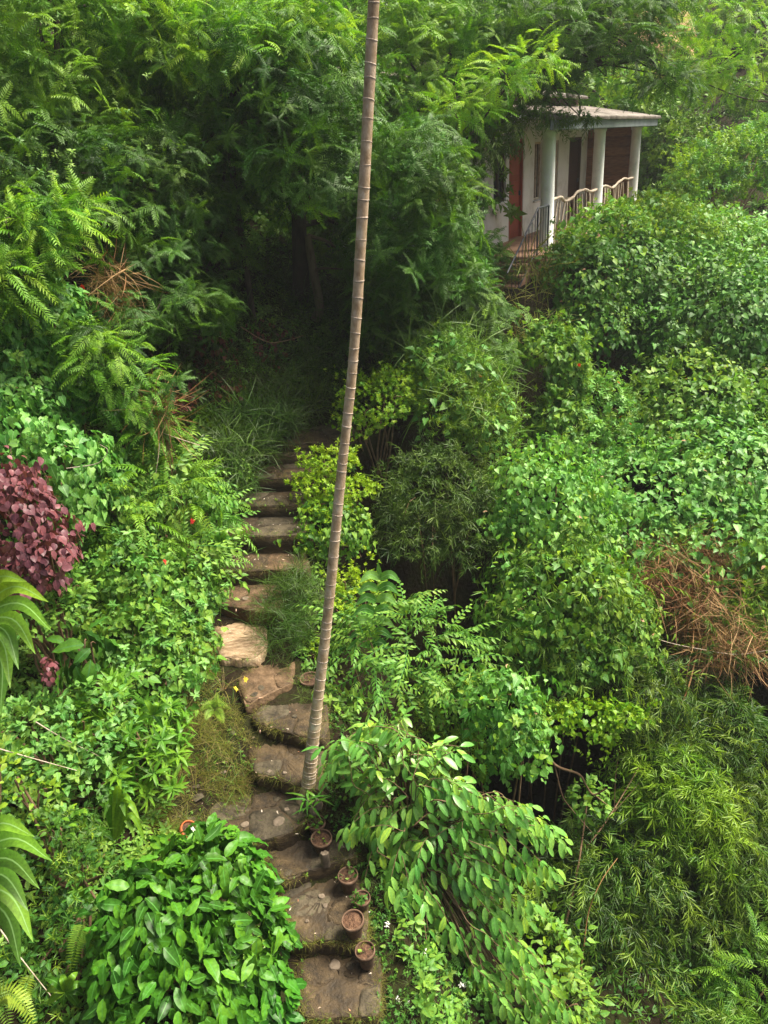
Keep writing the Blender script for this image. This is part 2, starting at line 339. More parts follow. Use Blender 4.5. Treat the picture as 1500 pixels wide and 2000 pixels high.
def ground_z(x, y):
    x = np.asarray(x, float); y = np.asarray(y, float)
    xp = np.interp(y, XP_Y, XP_X); zp = np.interp(y, ZP_Y, ZP_Z); zl = np.interp(y, LZ_Y, LZ_Z)
    lat = x - xp; l = np.maximum(-lat, 0)
    left = zl + .08 * l + .42 * np.maximum(0, l - 1.0) - .25 * np.maximum(0, l - 7)
    right = EYE - 12.4 + .4 * y + .2 * np.maximum(0, y - 26) + .5 * sstep(6, 14, lat)
    right = np.minimum(right, zp + 4)
    h = left * (1 - sstep(.45, 2.8, lat)) + right * sstep(.45, 2.8, lat)
    wp = 1 - sstep(.55, 1.25, np.abs(lat + .05)); h = h * (1 - wp) + (zp - .03) * wp
    q = (x - HB1[0]) * HU[0] + (y - HB1[1]) * HU[1]; v = (x - HB1[0]) * HV[0] + (y - HB1[1]) * HV[1]
    dh = np.maximum(np.maximum(-2 - q, q - 11), np.maximum(-.6 - v, v - 6)); wh = 1 - sstep(0, 1.6, dh)
    h = h * (1 - wh) + (EYE - 2.75) * wh
    far = sstep(26, 50, y); h = h + far * 6
    h = h + .1 * fnoise(x, y) * sstep(.6, 1.5, np.abs(lat))
    for hx, hy in PITS: h = h - 1.9 * np.exp(-((x - hx) ** 2 + ((y - hy) * .8) ** 2) / .7) * sstep(1.0, 1.8, lat)
    return h
def gz(x, y): return float(ground_z(x, y))
def build_ground():
    xs = np.concatenate([np.linspace(-60, -9, 24), np.linspace(-8.8, 12, 150), np.linspace(12.4, 70, 26)])
    ys = np.concatenate([np.linspace(-12, 2.5, 12), np.linspace(2.6, 20, 150), np.linspace(20.4, 90, 60)])
    X, Y = np.meshgrid(xs, ys); Zg = ground_z(X, Y)
    Zg = Zg + .02 * fnoise(X, Y, 1, 9) * 1.0
    V = np.stack([X, Y, Zg], -1).reshape(-1, 3); nx = len(xs); ny = len(ys)
    i = (np.arange(ny - 1)[:, None] * nx + np.arange(nx - 1)[None]).ravel()
    F = np.stack([i, i + 1, i + nx + 1, i + nx], -1)
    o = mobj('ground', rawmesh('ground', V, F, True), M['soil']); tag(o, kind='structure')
build_ground()

# ------------------------------------------------------------------ stone steps
def slab_mesh(name, poly, z, th, rng, jit=.015, rough=.012, round_=.01, sub=6):
    """an irregular flat stone: poly (n,2) outline; rounded rim, uneven top"""
    c = poly.mean(0); ring = []
    n = len(poly)
    for i in range(n):
        for k in range(sub):
            t = k / sub; p = poly[i] * (1 - t) + poly[(i + 1) % n] * t
            ring.append(p)
    ring = np.array(ring); m = len(ring)
    sm = ring.copy()
    for _ in range(1): sm = (np.roll(sm, 1, 0) + sm * 2 + np.roll(sm, -1, 0)) / 4
    ring = sm + rng.uniform(-jit, jit, sm.shape)
    V = []; lv = [(1.0, -th), (1.015, -th * .5), (1.0, -round_), (1 - round_ * 1.2, 0), (.75, .003), (.45, .004), (.2, .004)]
    for s, dz in lv:
        q = c + (ring - c) * s
        zz = z + dz + (rng.uniform(-rough, rough, m) if dz > -round_ * 1.1 else 0)
        V.append(np.column_stack([q, np.broadcast_to(zz, m)]))
    V = np.concatenate(V + [[[c[0], c[1], z + .003]]]); F4 = []; F3 = []
    for r in range(len(lv) - 1):
        for i in range(m):
            j = (i + 1) % m; F4.append((r * m + i, r * m + j, (r + 1) * m + j, (r + 1) * m + i))
    b = (len(lv) - 1) * m
    for i in range(m): F3.append((b + i, b + (i + 1) % m, len(V) - 1))
    area = .5 * np.sum(poly[:, 0] * np.roll(poly[:, 1], -1) - poly[:, 1] * np.roll(poly[:, 0], -1))
    F4 = np.array(F4); F3 = np.array(F3)
    if area < 0: F4 = F4[:, ::-1]; F3 = F3[:, ::-1]
    return rawmesh(name, V, [F4, F3], True)
TREADS = {
 'A': [(590, 1868), (722, 1858), (738, 1880), (736, 1988), (600, 1990), (585, 1930)],
 'B': [(548, 1728), (600, 1716), (668, 1690), (706, 1700), (712, 1838), (640, 1838), (575, 1840), (560, 1780)],
 'C': [(500, 1648), (560, 1622), (602, 1588), (668, 1600), (690, 1672), (655, 1684), (600, 1706), (552, 1722)],
 'D': [(400, 1585), (470, 1560), (540, 1542), (598, 1552), (612, 1592), (560, 1628), (505, 1648), (440, 1640)],
 'E': [(490, 1492), (510, 1448), (560, 1442), (625, 1462), (618, 1540), (590, 1542), (550, 1522), (505, 1512)],
 'F': [(500, 1400), (540, 1362), (580, 1340), (630, 1350), (632, 1440), (592, 1442), (550, 1426), (508, 1412)],
 'G': [(470, 1335), (500, 1300), (545, 1280), (570, 1305), (562, 1335), (520, 1360), (488, 1378)],
 'H': [(424, 1240), (440, 1222), (480, 1218), (515, 1245), (512, 1270), (490, 1288), (436, 1286)],
 'I': [(428, 1150), (450, 1135), (500, 1138), (545, 1165), (540, 1198), (500, 1196), (430, 1178)],
 'J': [(435, 1088), (480, 1072), (580, 1074), (600, 1112), (520, 1114), (432, 1116)],
 'K': [(440, 1020), (470, 1000), (590, 1000), (600, 1044), (520, 1048), (438, 1046)],
 'L': [(470, 970), (500, 952), (600, 952), (600, 986), (530, 988), (465, 988)],
 'M': [(500, 922), (520, 902), (600, 900), (602, 932), (545, 934), (495, 936)],
 'N': [(530, 882), (545, 866), (600, 868), (605, 888), (560, 890), (525, 892)],
 'O': [(548, 858), (580, 838), (640, 812), (680, 800), (690, 850), (640, 866), (600, 866), (545, 868)],
}
steps = bpy.data.objects.new('stepped_path', None); COL.objects.link(steps); tag(steps, kind='structure')
rng = np.random.RandomState(5)
for k, pl in TREADS.items():
    cy = np.mean([q[1] for q in pl]); cx = np.mean([q[0] for q in pl]); pl2 = [(x + (8 if x > cx else -8), y - (16 if y < cy else 0)) for x, y in pl]
    z = Z[k]; poly = np.array([onz(x, y, z)[:2] for x, y in pl2])
    st = mobj('step', slab_mesh('step', poly, z, .34, rng, rough=.009), M['pale_stone'] if k == 'H' else M['warm_stone'] if k in 'GI' else M['tread'], steps)
    # flat stones bedded side by side in the packed earth of the tread
    def clip(pg, a, nrm_):
        out = []; m_ = len(pg)
        for q in range(m_):
            p, r_ = pg[q], pg[(q + 1) % m_]; dp, dr = (p - a) @ nrm_, (r_ - a) @ nrm_
            if dp <= 0: out.append(p)
            if dp * dr < 0: out.append(p + (r_ - p) * dp / (dp - dr))
        return np.array(out) if out else np.zeros((0, 2))
    lo, hi = poly.min(0), poly.max(0); ns_ = 3 if k in 'HGI' else 7; sd_ = rng.uniform(0, 1, (ns_, 2)) * (hi - lo) + lo
    for _ in range(2):
        cells = []
        for a in range(ns_):
            pg = poly.copy()
            for b in range(ns_):
                if a != b and len(pg) > 2: pg = clip(pg, (sd_[a] + sd_[b]) / 2, nrm(sd_[b] - sd_[a]))
            cells.append(pg)
        sd_ = np.array([c.mean(0) if len(c) > 2 else sd_[q] for q, c in enumerate(cells)])
    for q, c in enumerate(cells):
        if len(c) < 3: continue
        cc = c.mean(0); dd = np.linalg.norm(c - cc, axis=1).mean()
        if dd < .06 or (k != 'H' and rng.rand() < .22): continue
        mobj('stone', slab_mesh('stone', cc + (c - cc) * (1 - .018 / dd), z + rng.uniform(.003, .012), .05, rng, jit=.006, rough=.0035, round_=.006, sub=4),
             M['pale_stone'] if k == 'H' else (M['warm_stone'] if k in 'GI' or rng.rand() < .03 else M['tread'] if rng.rand() < .6 else M['tread_grey']), st)
# stones bedded in the treads
for k, px, py, r in [('D', 545, 1606, 15), ('D', 540, 1562, 9), ('D', 478, 1612, 9), ('B', 628, 1752, 7), ('B', 636, 1770, 6), ('A', 654, 1886, 13), ('A', 684, 1888, 10), ('E', 526, 1508, 6), ('E', 556, 1511, 5), ('C', 665, 1652, 10), ('C', 563, 1706, 9),
                     ('F', 575, 1400, 6), ('G', 510, 1345, 9), ('G', 496, 1358, 8), ('D', 560, 1582, 6), ('B', 600, 1800, 5), ('I', 478, 1170, 8)]:
    c = onz(px, py, Z[k]); R = r * mpp(c)
    an = np.sort(rng.uniform(0, 6.28, 7)); an = np.arange(7) * .897 + rng.uniform(-.35, .35, 7)
    poly = c[:2] + np.column_stack([np.cos(an), np.sin(an)]) * R * rng.uniform(.75, 1.15, (7, 1))
    tgt = [o for o in steps.children][list(TREADS).index(k)]
    mobj('stone', slab_mesh('stone', poly, Z[k] + .016, .05, rng, jit=.004, rough=.003, round_=.006, sub=2), M['tread_grey'] if rng.rand() < .5 else M['pebble'], tgt)
# side kerb leading off to the left of the fourth step
wallr = empty('retaining_kerb', [*onz(380, 1560, Z['E'])[:2], Z['E'] - .2], 'low rough stone kerb curving left of the steps beside the grass', 'kerb')
wpts = [(330, 1640), (352, 1592), (385, 1562), (425, 1545), (462, 1530), (492, 1512)]
for i in range(len(wpts) - 1):
    for j in range(2):
        a = np.array(wpts[i]) * (1 - j / 2) + np.array(wpts[i + 1]) * (j / 2); b = np.array(wpts[i]) * (1 - (j + .95) / 2) + np.array(wpts[i + 1]) * ((j + .95) / 2)
        pa = onz(*a, Z['D'] + .04); pb = onz(*b, Z['D'] + .04); dn = nrm(np.array([-(pb - pa)[1], (pb - pa)[0]])) * .15
        pl = np.array([pa[:2], pb[:2], pb[:2] + dn, pa[:2] + dn]) + rng.uniform(-.015, .015, (4, 2))
        mobj('stone', slab_mesh('stone', pl - org(wallr)[:2], Z['D'] + .04 - org(wallr)[2] + rng.uniform(-.04, .0), .2, rng, jit=.012, rough=.01, sub=3), M['riser'], wallr)

# ------------------------------------------------------------------ tubes
def spline(pts, n):
    pts = np.array(pts, float)
    if len(pts) < 3: t = np.linspace(0, 1, n)[:, None]; return pts[0] * (1 - t) + pts[-1] * t
    P_ = np.vstack([2 * pts[0] - pts[1], pts, 2 * pts[-1] - pts[-2]]); out = []
    for u in np.linspace(0, len(pts) - 1 - 1e-6, n):
        i = int(u); t = u - i; a, b, c, d = P_[i:i + 4]
        out.append(.5 * (2 * b + (c - a) * t + (2 * a - 5 * b + 4 * c - d) * t * t + (3 * b - a - 3 * c + d) * t ** 3))
    return np.array(out)
def tube_arr(pts, radii, seg=6, knob=None):
    pts = np.asarray(pts, float); n = len(pts); radii = np.broadcast_to(radii, n)
    d = nrm(np.gradient(pts, axis=0)); up = np.array([.13, .21, 1.]) if abs(d[0, 2]) < .8 else np.array([1., .1, 0])
    a = nrm(np.cross(d, up)); b = np.cross(d, a); th = np.arange(seg) / seg * 2 * np.pi
    V = pts[:, None] + radii[:, None, None] * (np.cos(th)[None, :, None] * a[:, None] + np.sin(th)[None, :, None] * b[:, None])
    i = np.arange(n - 1)[:, None] * seg; j = np.arange(seg)[None]; k = (j + 1) % seg
    F = np.stack([i + j, i + k, i + seg + k, i + seg + j], -1).reshape(-1, 4)
    return V.reshape(-1, 3), F
def tubes(name, lst, mat, parent, seg=6):
    V, F = [], []; n = 0
    for pts, r in lst:
        v, f = tube_arr(pts, r, seg); V.append(v); F.append(f + n); n += len(v)
    V = np.concatenate(V) - org(parent)
    return mobj(name, rawmesh(name, V, np.concatenate(F), True), mat, parent)
def taper(a, b, n): return np.linspace(a, b, n)

# ------------------------------------------------------------------ the palm
base = onz(599, 1562, Z['D'] - .02)
tp = [base, P(611, 1450, base[1] + .06), P(640, 1200, 6.42), P(664, 950, 6.52), P(690, 700, 6.6), P(709, 400, 6.65), P(727, 60, 6.7)]
top = tp[-1] + (tp[-1] - tp[-2]) * 1.1; tp += [top, top + (tp[-1] - tp[-2]) * 1.2]
pr = empty('areca_palm', base, 'tall slender ringed palm trunk rising beside the steps', 'palm tree')
sp = spline(tp, 220); ln = np.concatenate([[0], np.cumsum(np.linalg.norm(np.diff(sp, axis=0), axis=1))])
wpx = np.interp(ln, [0, .25, 1.2, 3.5, 6.5, 9, ln[-1]], [34, 26, 21.5, 19, 18, 19, 21])
rad = np.array([max(.045, w_ * .5 * mpp(p)) for w_, p in zip(wpx, sp)]); rad[rad > .13] = .13
rad = np.minimum(rad, .1) * (1 + .025 * np.sin(ln * 2.3) + .015 * np.sin(ln * 7.1)); rad[:6] *= [1.3, 1.2, 1.12, 1.07, 1.03, 1.0]
rings = []; s = .1; rr = random.Random(3)
while s < ln[-1] - .1:
    rings.append(s); s += (.045 + .085 * min(1, s / 1.8)) * rr.uniform(.6, 1.35)
for r_ in rings: rad *= 1 + .035 * np.exp(-((ln - r_) / .02) ** 2)
v, f = tube_arr(sp, rad, 16); mobj('trunk', rawmesh('trunk', v - base, f, True), M['palm_trunk'], pr)
for s in rings:
    c = np.array([np.interp(s, ln, sp[:, i]) for i in range(3)]); c2 = np.array([np.interp(s + .02, ln, sp[:, i]) for i in range(3)])
    r_ = np.interp(s, ln, rad) + .0035; h = rr.uniform(.003, .009)
    d = nrm(c2 - c); pts = [c - d * h, c - d * h * .4, c + d * h * .4, c + d * h]
    v, f = tube_arr(np.array(pts), np.array([r_ - .004, r_, r_, r_ - .004]), 14)
    v = v + np.tile(rng.uniform(-.0012, .0012, (14, 3)), (4, 1)) + d * np.tile(.006 * np.sin(np.arange(14) / 14 * 6.28 + rr.uniform(0, 6)), 4)[:, None]
    mobj('leaf_scar', rawmesh('leaf_scar', v - base, f, True), M['palm_scar'], pr)
rp_ = np.random.RandomState(8)
pf = frond(rp_, L=2.2, n=22, ll=.6, lw=.05, droop=.8, lf=leaf(.6, .05, st=((.2, 1), (.6, .8)), droop=.5))
pm = rawmesh('frond', pf.V, pf.F, False, {'rib': pf.rib, 'tint': pf.tint})
for i in range(9):
    o = mobj('frond', pm, LM['palm'], pr); B = rz(i * .7) @ rx(.55 + .2 * (i % 3))
    mt = Matrix.Translation(Vector((sp[-1] - base + [0, 0, .1]).tolist())) @ Matrix(B.tolist()).to_4x4(); o.matrix_local = mt

# ------------------------------------------------------------------ pots
def lathe(prof, seg=24, wob=None):
    V = []; n = len(prof); th = np.arange(seg) / seg * 2 * np.pi
    for r, z in prof: V.append(np.column_stack([r * np.cos(th), r * np.sin(th), np.full(seg, z)]))
    V = np.concatenate(V); i = np.arange(n - 1)[:, None] * seg; j = np.arange(seg)[None]; k = (j + 1) % seg
    return V, np.stack([i + j, i + k, i + seg + k, i + seg + j], -1).reshape(-1, 4)
POTR = np.random.RandomState(2)
def pot(px, py, Rpx, label, h=.2, tilt=0, zt=None, mat='terracotta', soilz=.03, yy=None, group='terracotta pots along the right side of the steps'):
    """px,py = centre of the rim"""
    zb = None
    # find the height of the rim: stands on the ground/step nearby
    c = onz(px, py, zt) if zt is not None else P(px, py, yy)
    R = Rpx * mpp(c)
    root = empty('terracotta_pot', [c[0], c[1], c[2] - h], label, 'flower pot', group)
    root.rotation_euler = (tilt, POTR.uniform(-.05, .05), POTR.uniform(0, 6))
    v, f = lathe([(R * .01, 0), (R * .62, 0), (R * .66, .01), (R * .86, h * .76), (R * .88, h * .78)]); mobj('pot_body', rawmesh('pot_body', v, f, True), M[mat], root)
    v, f = lathe([(R * .86, h * .76), (R * .99, h * .78), (R * 1.02, h * .9), (R * 1.0, h), (R * .9, h), (R * .88, h * .96), (R * .86, h - soilz - .02)]); mobj('rim', rawmesh('rim', v, f, True), M[mat], root)
    v, f = lathe([(R * .875, h - soilz), (R * .6, h - soilz + .006), (R * .3, h - soilz + .01), (.001, h - soilz + .012)], 20)
    v[:, 2] += POTR.uniform(-.006, .006, len(v)); mobj('soil', rawmesh('soil', v, f, True), M['pot_soil'], root)
    return root, np.array([c[0], c[1], c[2] - soilz]), R
POTS = [pot(605, 1324, 20, 'clay pot highest up the path, beside the trunk', zt=Z['F'] + .12, h=.26),
        pot(618, 1606, 18, 'clay pot tucked just behind the pale rimmed pot', zt=Z['C'] + .2),
        pot(627, 1636, 21, 'pale rimmed clay pot of reddish earth standing on the step, a stone at its back', zt=Z['C'] + .19, h=.19),
        pot(679, 1710, 20, 'clay pot with a small green sprout on the step below the pale rimmed pot', zt=Z['B'] + .22, h=.22),
        pot(706, 1752, 17, 'dark weathered pot half lost in leaves between two earth filled pots', zt=Z['B'] + .16, h=.18),
        pot(690, 1794, 22, 'wide clay pot full of brown earth at the lower right corner of the step', zt=Z['B'] + .24, h=.24),
        pot(714, 1856, 20, 'dark clay pot with a yellow green seedling, lowest beside the steps', zt=Z['A'] + .26, h=.22)]
pot(340, 1612, 20, 'bright orange clay pot half hidden above the glossy shrub', zt=Z['D'] + .32, h=.26, mat='terracotta_bright', tilt=.7, group=None)

# ------------------------------------------------------------------ foliage builders
def scatter(parent, tpls, mat, ps, Bs, ss, rng, indiv=0, name='leaf', rest='foliage', inframe=True, smooth=False, stuff=False, mincount=0):
    idx = rng.randint(len(tpls), size=len(ps)); o0 = org(parent)
    keep = np.ones(len(ps), bool)
    if indiv:
        X, Y, K = proj(ps); ok = (X > -20) & (X < 1520) & (Y > -20) & (Y < 2020)
        order = np.argsort(np.where(ok, K - 1.2 * (ps[:, 2] - ps[:, 2].mean()) * 0, 1e9))[:indiv]
        order = [i for i in order if ok[i]]
        mes = [rawmesh(name, t.V, t.F, smooth, {'rib': t.rib, 'tint': t.tint}) for t in tpls]
        for m_ in mes: m_.materials.append(mat)
        for i in order:
            o = bpy.data.objects.new(name, mes[idx[i]]); COL.objects.link(o); o.parent = parent
            B = Bs[i] * ss[i]; p = ps[i] - o0
            o.matrix_local = Matrix(((B[0, 0], B[0, 1], B[0, 2], p[0]), (B[1, 0], B[1, 1], B[1, 2], p[1]), (B[2, 0], B[2, 1], B[2, 2], p[2]), (0, 0, 0, 1)))
        keep[order] = False
    if keep.sum() > 0:
        k = keep; V, F, R, T = merge(tpls, idx[k], Bs[k], ps[k], ss[k], rng.rand(int(k.sum())))
        o = mobj(rest, rawmesh(rest, V - o0, F, smooth, {'rib': R, 'tint': T}), mat, parent)
        if indiv or stuff or rest == 'dead_stems': o['kind'] = 'stuff'
        return o
def blob_pts(blobs, dens, rng, thick=.3, bump=.22, under=-.45, seedk=0.):
    """points and outward normals over a union of uneven ellipsoids. blob = (px,py,Y,rx_px,ry_px,depth_m)"""
    PS, NS = [], []; cs = []
    for b in blobs:
        c = P(b[0], b[1], b[2]); m = mpp(c)
        cs.append((c, np.array([b[3] * m, b[5] if len(b) > 5 else .5 * (b[3] + b[4]) * m, b[4] * m])))
    for i, (c, r) in enumerate(cs):
        a = 4 * np.pi * (((r[0] * r[1]) ** 1.6 + (r[0] * r[2]) ** 1.6 + (r[1] * r[2]) ** 1.6) / 3) ** (1 / 1.6)
        n = int(a * dens * (1 - under) / 2) + 3
        u = nrm(rng.normal(size=(int(n * 2.2) + 8, 3))); u = u[u[:, 2] > under][:n]
        nb = nrm(u / r)
        f = 1 + bump * fnoise(u[:, 0] * 2.2 + i * 3 + seedk, u[:, 1] * 2.2, u[:, 2] * 2.2 + i) + bump * .5 * fnoise(u[:, 0] * 5 + i, u[:, 1] * 5 + seedk, u[:, 2] * 5)
        f += bump * .35 * fnoise(u[:, 0] * 11 + seedk, u[:, 1] * 11 + i, u[:, 2] * 11)
        kd = nrm(rng.normal(size=(int(6 + a * 2.2), 3)) + [0, -.3, .6]); dt = (u @ kd.T).max(1)   # shoots that stand out of the mass
        ext = sstep(.955, .995, dt) * rng.uniform(.05, .42 if bump > .15 else .12, len(u)) / max(.45, min(1.2, r.mean()))
        f = f + ext
        t = 1 - thick * rng.rand(len(u)) ** 1.7
        p = c + u * r * (f * t)[:, None]
        ok = np.ones(len(p), bool)
        for j, (c2, r2) in enumerate(cs):
            if j != i: ok &= (((p - c2) / r2) ** 2).sum(1) > .45
        ok &= p[:, 2] > ground_z(p[:, 0], p[:, 1]) - .02
        PS.append(p[ok]); NS.append(nb[ok])
    return np.concatenate(PS), np.concatenate(NS), cs
CAMD = np.array([0, -1, .35])
def orient(kind, N, rng):
    m = len(N); J = lambda s: rng.normal(size=(m, 3)) * s; up = np.array([0, 0, 1.])
    if kind == 'hang':                      # hangs tip-down, face outwards
        z = nrm(N + .45 * up + J(.38)); y = nrm(np.array([0, 0, -1.]) + .5 * N + J(.45))
    elif kind == 'out':                     # tip outward, face up
        z = nrm(up * .9 + .5 * N + J(.4)); y = nrm(N * np.array([1, 1, .45]) + J(.55) + .02)
    elif kind == 'spray':                   # Z = growth axis
        z = nrm(N * .55 + .75 * up + J(.35)); y = nrm(J(1.))
    elif kind == 'droop':                   # tip outward and down, fan faces outward
        y = nrm(N * .7 - .55 * up + J(.5)); z = nrm(N * .5 + .7 * up + J(.3))
    elif kind == 'shingle':
        z = nrm(N * .8 + .75 * up + J(.36)); y = nrm(np.array([0, 0, -.7]) + .8 * N + J(.5))
    elif kind == 'tangle':
        y = nrm(J(1.) * [1, 1, .7] - .35 * up + .25 * N); z = nrm(N + J(.4))
    elif kind == 'up':
        y = nrm(up + .4 * N + J(.3)); z = nrm(N + J(.3))
    return basis(y, z)
R0 = np.random.RandomState(77)
L_ov = leaf(.085, .05, st=((.3, 1), (.7, .62)), droop=.3)
SP = {
 'heart': dict(t=[heart(.1, .085), heart(.085, .075, .35, .4)], o='hang', m='heart', d=340, s=(.45, 1.35)),
 'heart_far': dict(t=[heart(.12, .1), heart(.1, .09, .35, .4)], o='shingle', m='heart', d=230, s=(.45, 1.35)),
 'ovate': dict(t=[leaf(.1, .06, st=((.3, 1), (.7, .65)), droop=.3), L_ov], o='out', m='heart', d=300, s=(.6, 1.2)),
 'rosette': dict(t=[rosette(R0, [L_ov, leaf(.11, .045, st=((.35, 1), (.7, .7)))], 8, up=.35) for _ in range(3)], o='spray', m='heart', d=42, s=(.7, 1.2)),
 'bright_rosette': dict(t=[rosette(R0, [leaf(.17, .045, st=((.35, 1), (.7, .65)), droop=.35)], 10, up=.5, stem=.08) for _ in range(3)], o='spray', m='spear', d=26, s=(.7, 1.15)),
 'duranta': dict(t=[rosette(R0, [leaf(.05, .025, droop=.2)], 9, up=.5, spread=.6, stem=.05) for _ in range(3)], o='spray', m='lime', d=150, s=(.7, 1.3)),
 'tiny': dict(t=[rosette(R0, [leaf(.04, .026, droop=.2)], 8, up=.3, spread=.6, stem=.06) for _ in range(3)], o='spray', m='heart_dark', d=170, s=(.7, 1.2)),
 'mimosa': dict(t=[rosette(R0, [frond(R0, L=.42, n=9, ll=.12, lw=.036, droop=.55)], 6, up=.15, spread=.35, stem=.1, tj=.12) for _ in range(4)], o='spray', m='mimosa_dark', d=8.5, s=(.6, 1.15)),
 'plume': dict(t=[frond(R0, L=.55, n=12, ll=.13, lw=.03, droop=.6), frond(R0, L=.5, n=11, ll=.12, lw=.034, droop=.9)], o='out', m='mimosa', d=28, s=(.7, 1.25)),
 'feather': dict(t=[frond(R0, L=.4, n=12, ll=.09, lw=.02, droop=.7), frond(R0, L=.36, n=12, ll=.085, lw=.02, droop=.9)], o='out', m='mimosa', d=40, s=(.7, 1.25)),
 'bamboo': dict(t=[fan(R0, kite(.18, .021, .15), 7, 1.2, .35) for _ in range(3)] + [twig(R0, kite(.16, .02, .2), 9, .34, .8), twig(R0, kite(.16, .02, .2), 11, .42, 1.0)], o='droop', m='bamboo', d=125, s=(.65, 1.2)),
 'narrow': dict(t=[rosette(R0, [kite(.1, .014, .1)], 11, up=.6, spread=.8, stem=.12) for _ in range(3)], o='spray', m='bamboo', d=105, s=(.7, 1.2)),
 'grass': dict(t=[rosette(R0, [leaf(.6, .016, fold=.4, droop=.8, st=((.3, 1), (.6, .8), (.85, .5)))], 7, up=1.05, spread=.4, stem=.01) for _ in range(3)], o='spray', m='grass_dark', d=22, s=(.5, 1.2)),
 'glossy': dict(t=[leaf(.21, .1, fold=.35, droop=.4, st=((.14, .62), (.3, .92), (.45, 1), (.6, .95), (.76, .72), (.9, .38)), wave=.07), leaf(.19, .088, fold=.2, droop=.15, st=((.14, .6), (.3, .92), (.45, 1), (.6, .92), (.76, .7), (.9, .35)), wave=.09)], o='hang', m='glossy', d=125, s=(.6, 1.15)),
 'apple': dict(t=[twig(R0, leaf(.15, .055, fold=.25, droop=.2, st=((.2, .65), (.5, 1), (.8, .6))), 9, .5, .8, ang=1.15) for _ in range(3)], o='droop', m='apple', d=10, s=(.7, 1.1)),
 'arch': dict(t=[twig(R0, leaf(.11, .045, fold=.3, droop=.3, st=((.3, 1), (.7, .65))), 13, .5, .6, ang=1.2) for _ in range(3)], o='out', m='heart', d=26, s=(.7, 1.2)),
 'far': dict(t=[rosette(R0, [leaf(.2, .1, droop=.3)], 9, up=.3, spread=.6, stem=.2) for _ in range(3)], o='spray', m='woods', d=9, s=(.7, 1.3)),
 'far_small': dict(t=[rosette(R0, [kite(.13, .06, .3)], 11, up=.3, spread=.7, stem=.2) for _ in range(3)], o='spray', m='woods', d=14, s=(.7, 1.3)),
 'red': dict(t=[leaf(.1, .075, fold=.2, droop=.3, st=((.2, .85), (.5, 1), (.8, .55)))], o='hang', m='red', d=190, s=(.6, 1.15)),
 'straw': dict(t=[leaf(.42, .009, fold=0, droop=d_, st=((.25, 1), (.5, 1), (.75, .8))) for d_ in (.4, 1.2, -.5, 1.6)], o='tangle', m='straw', d=760, s=(.6, 1.3)),
}
SEED = [100]
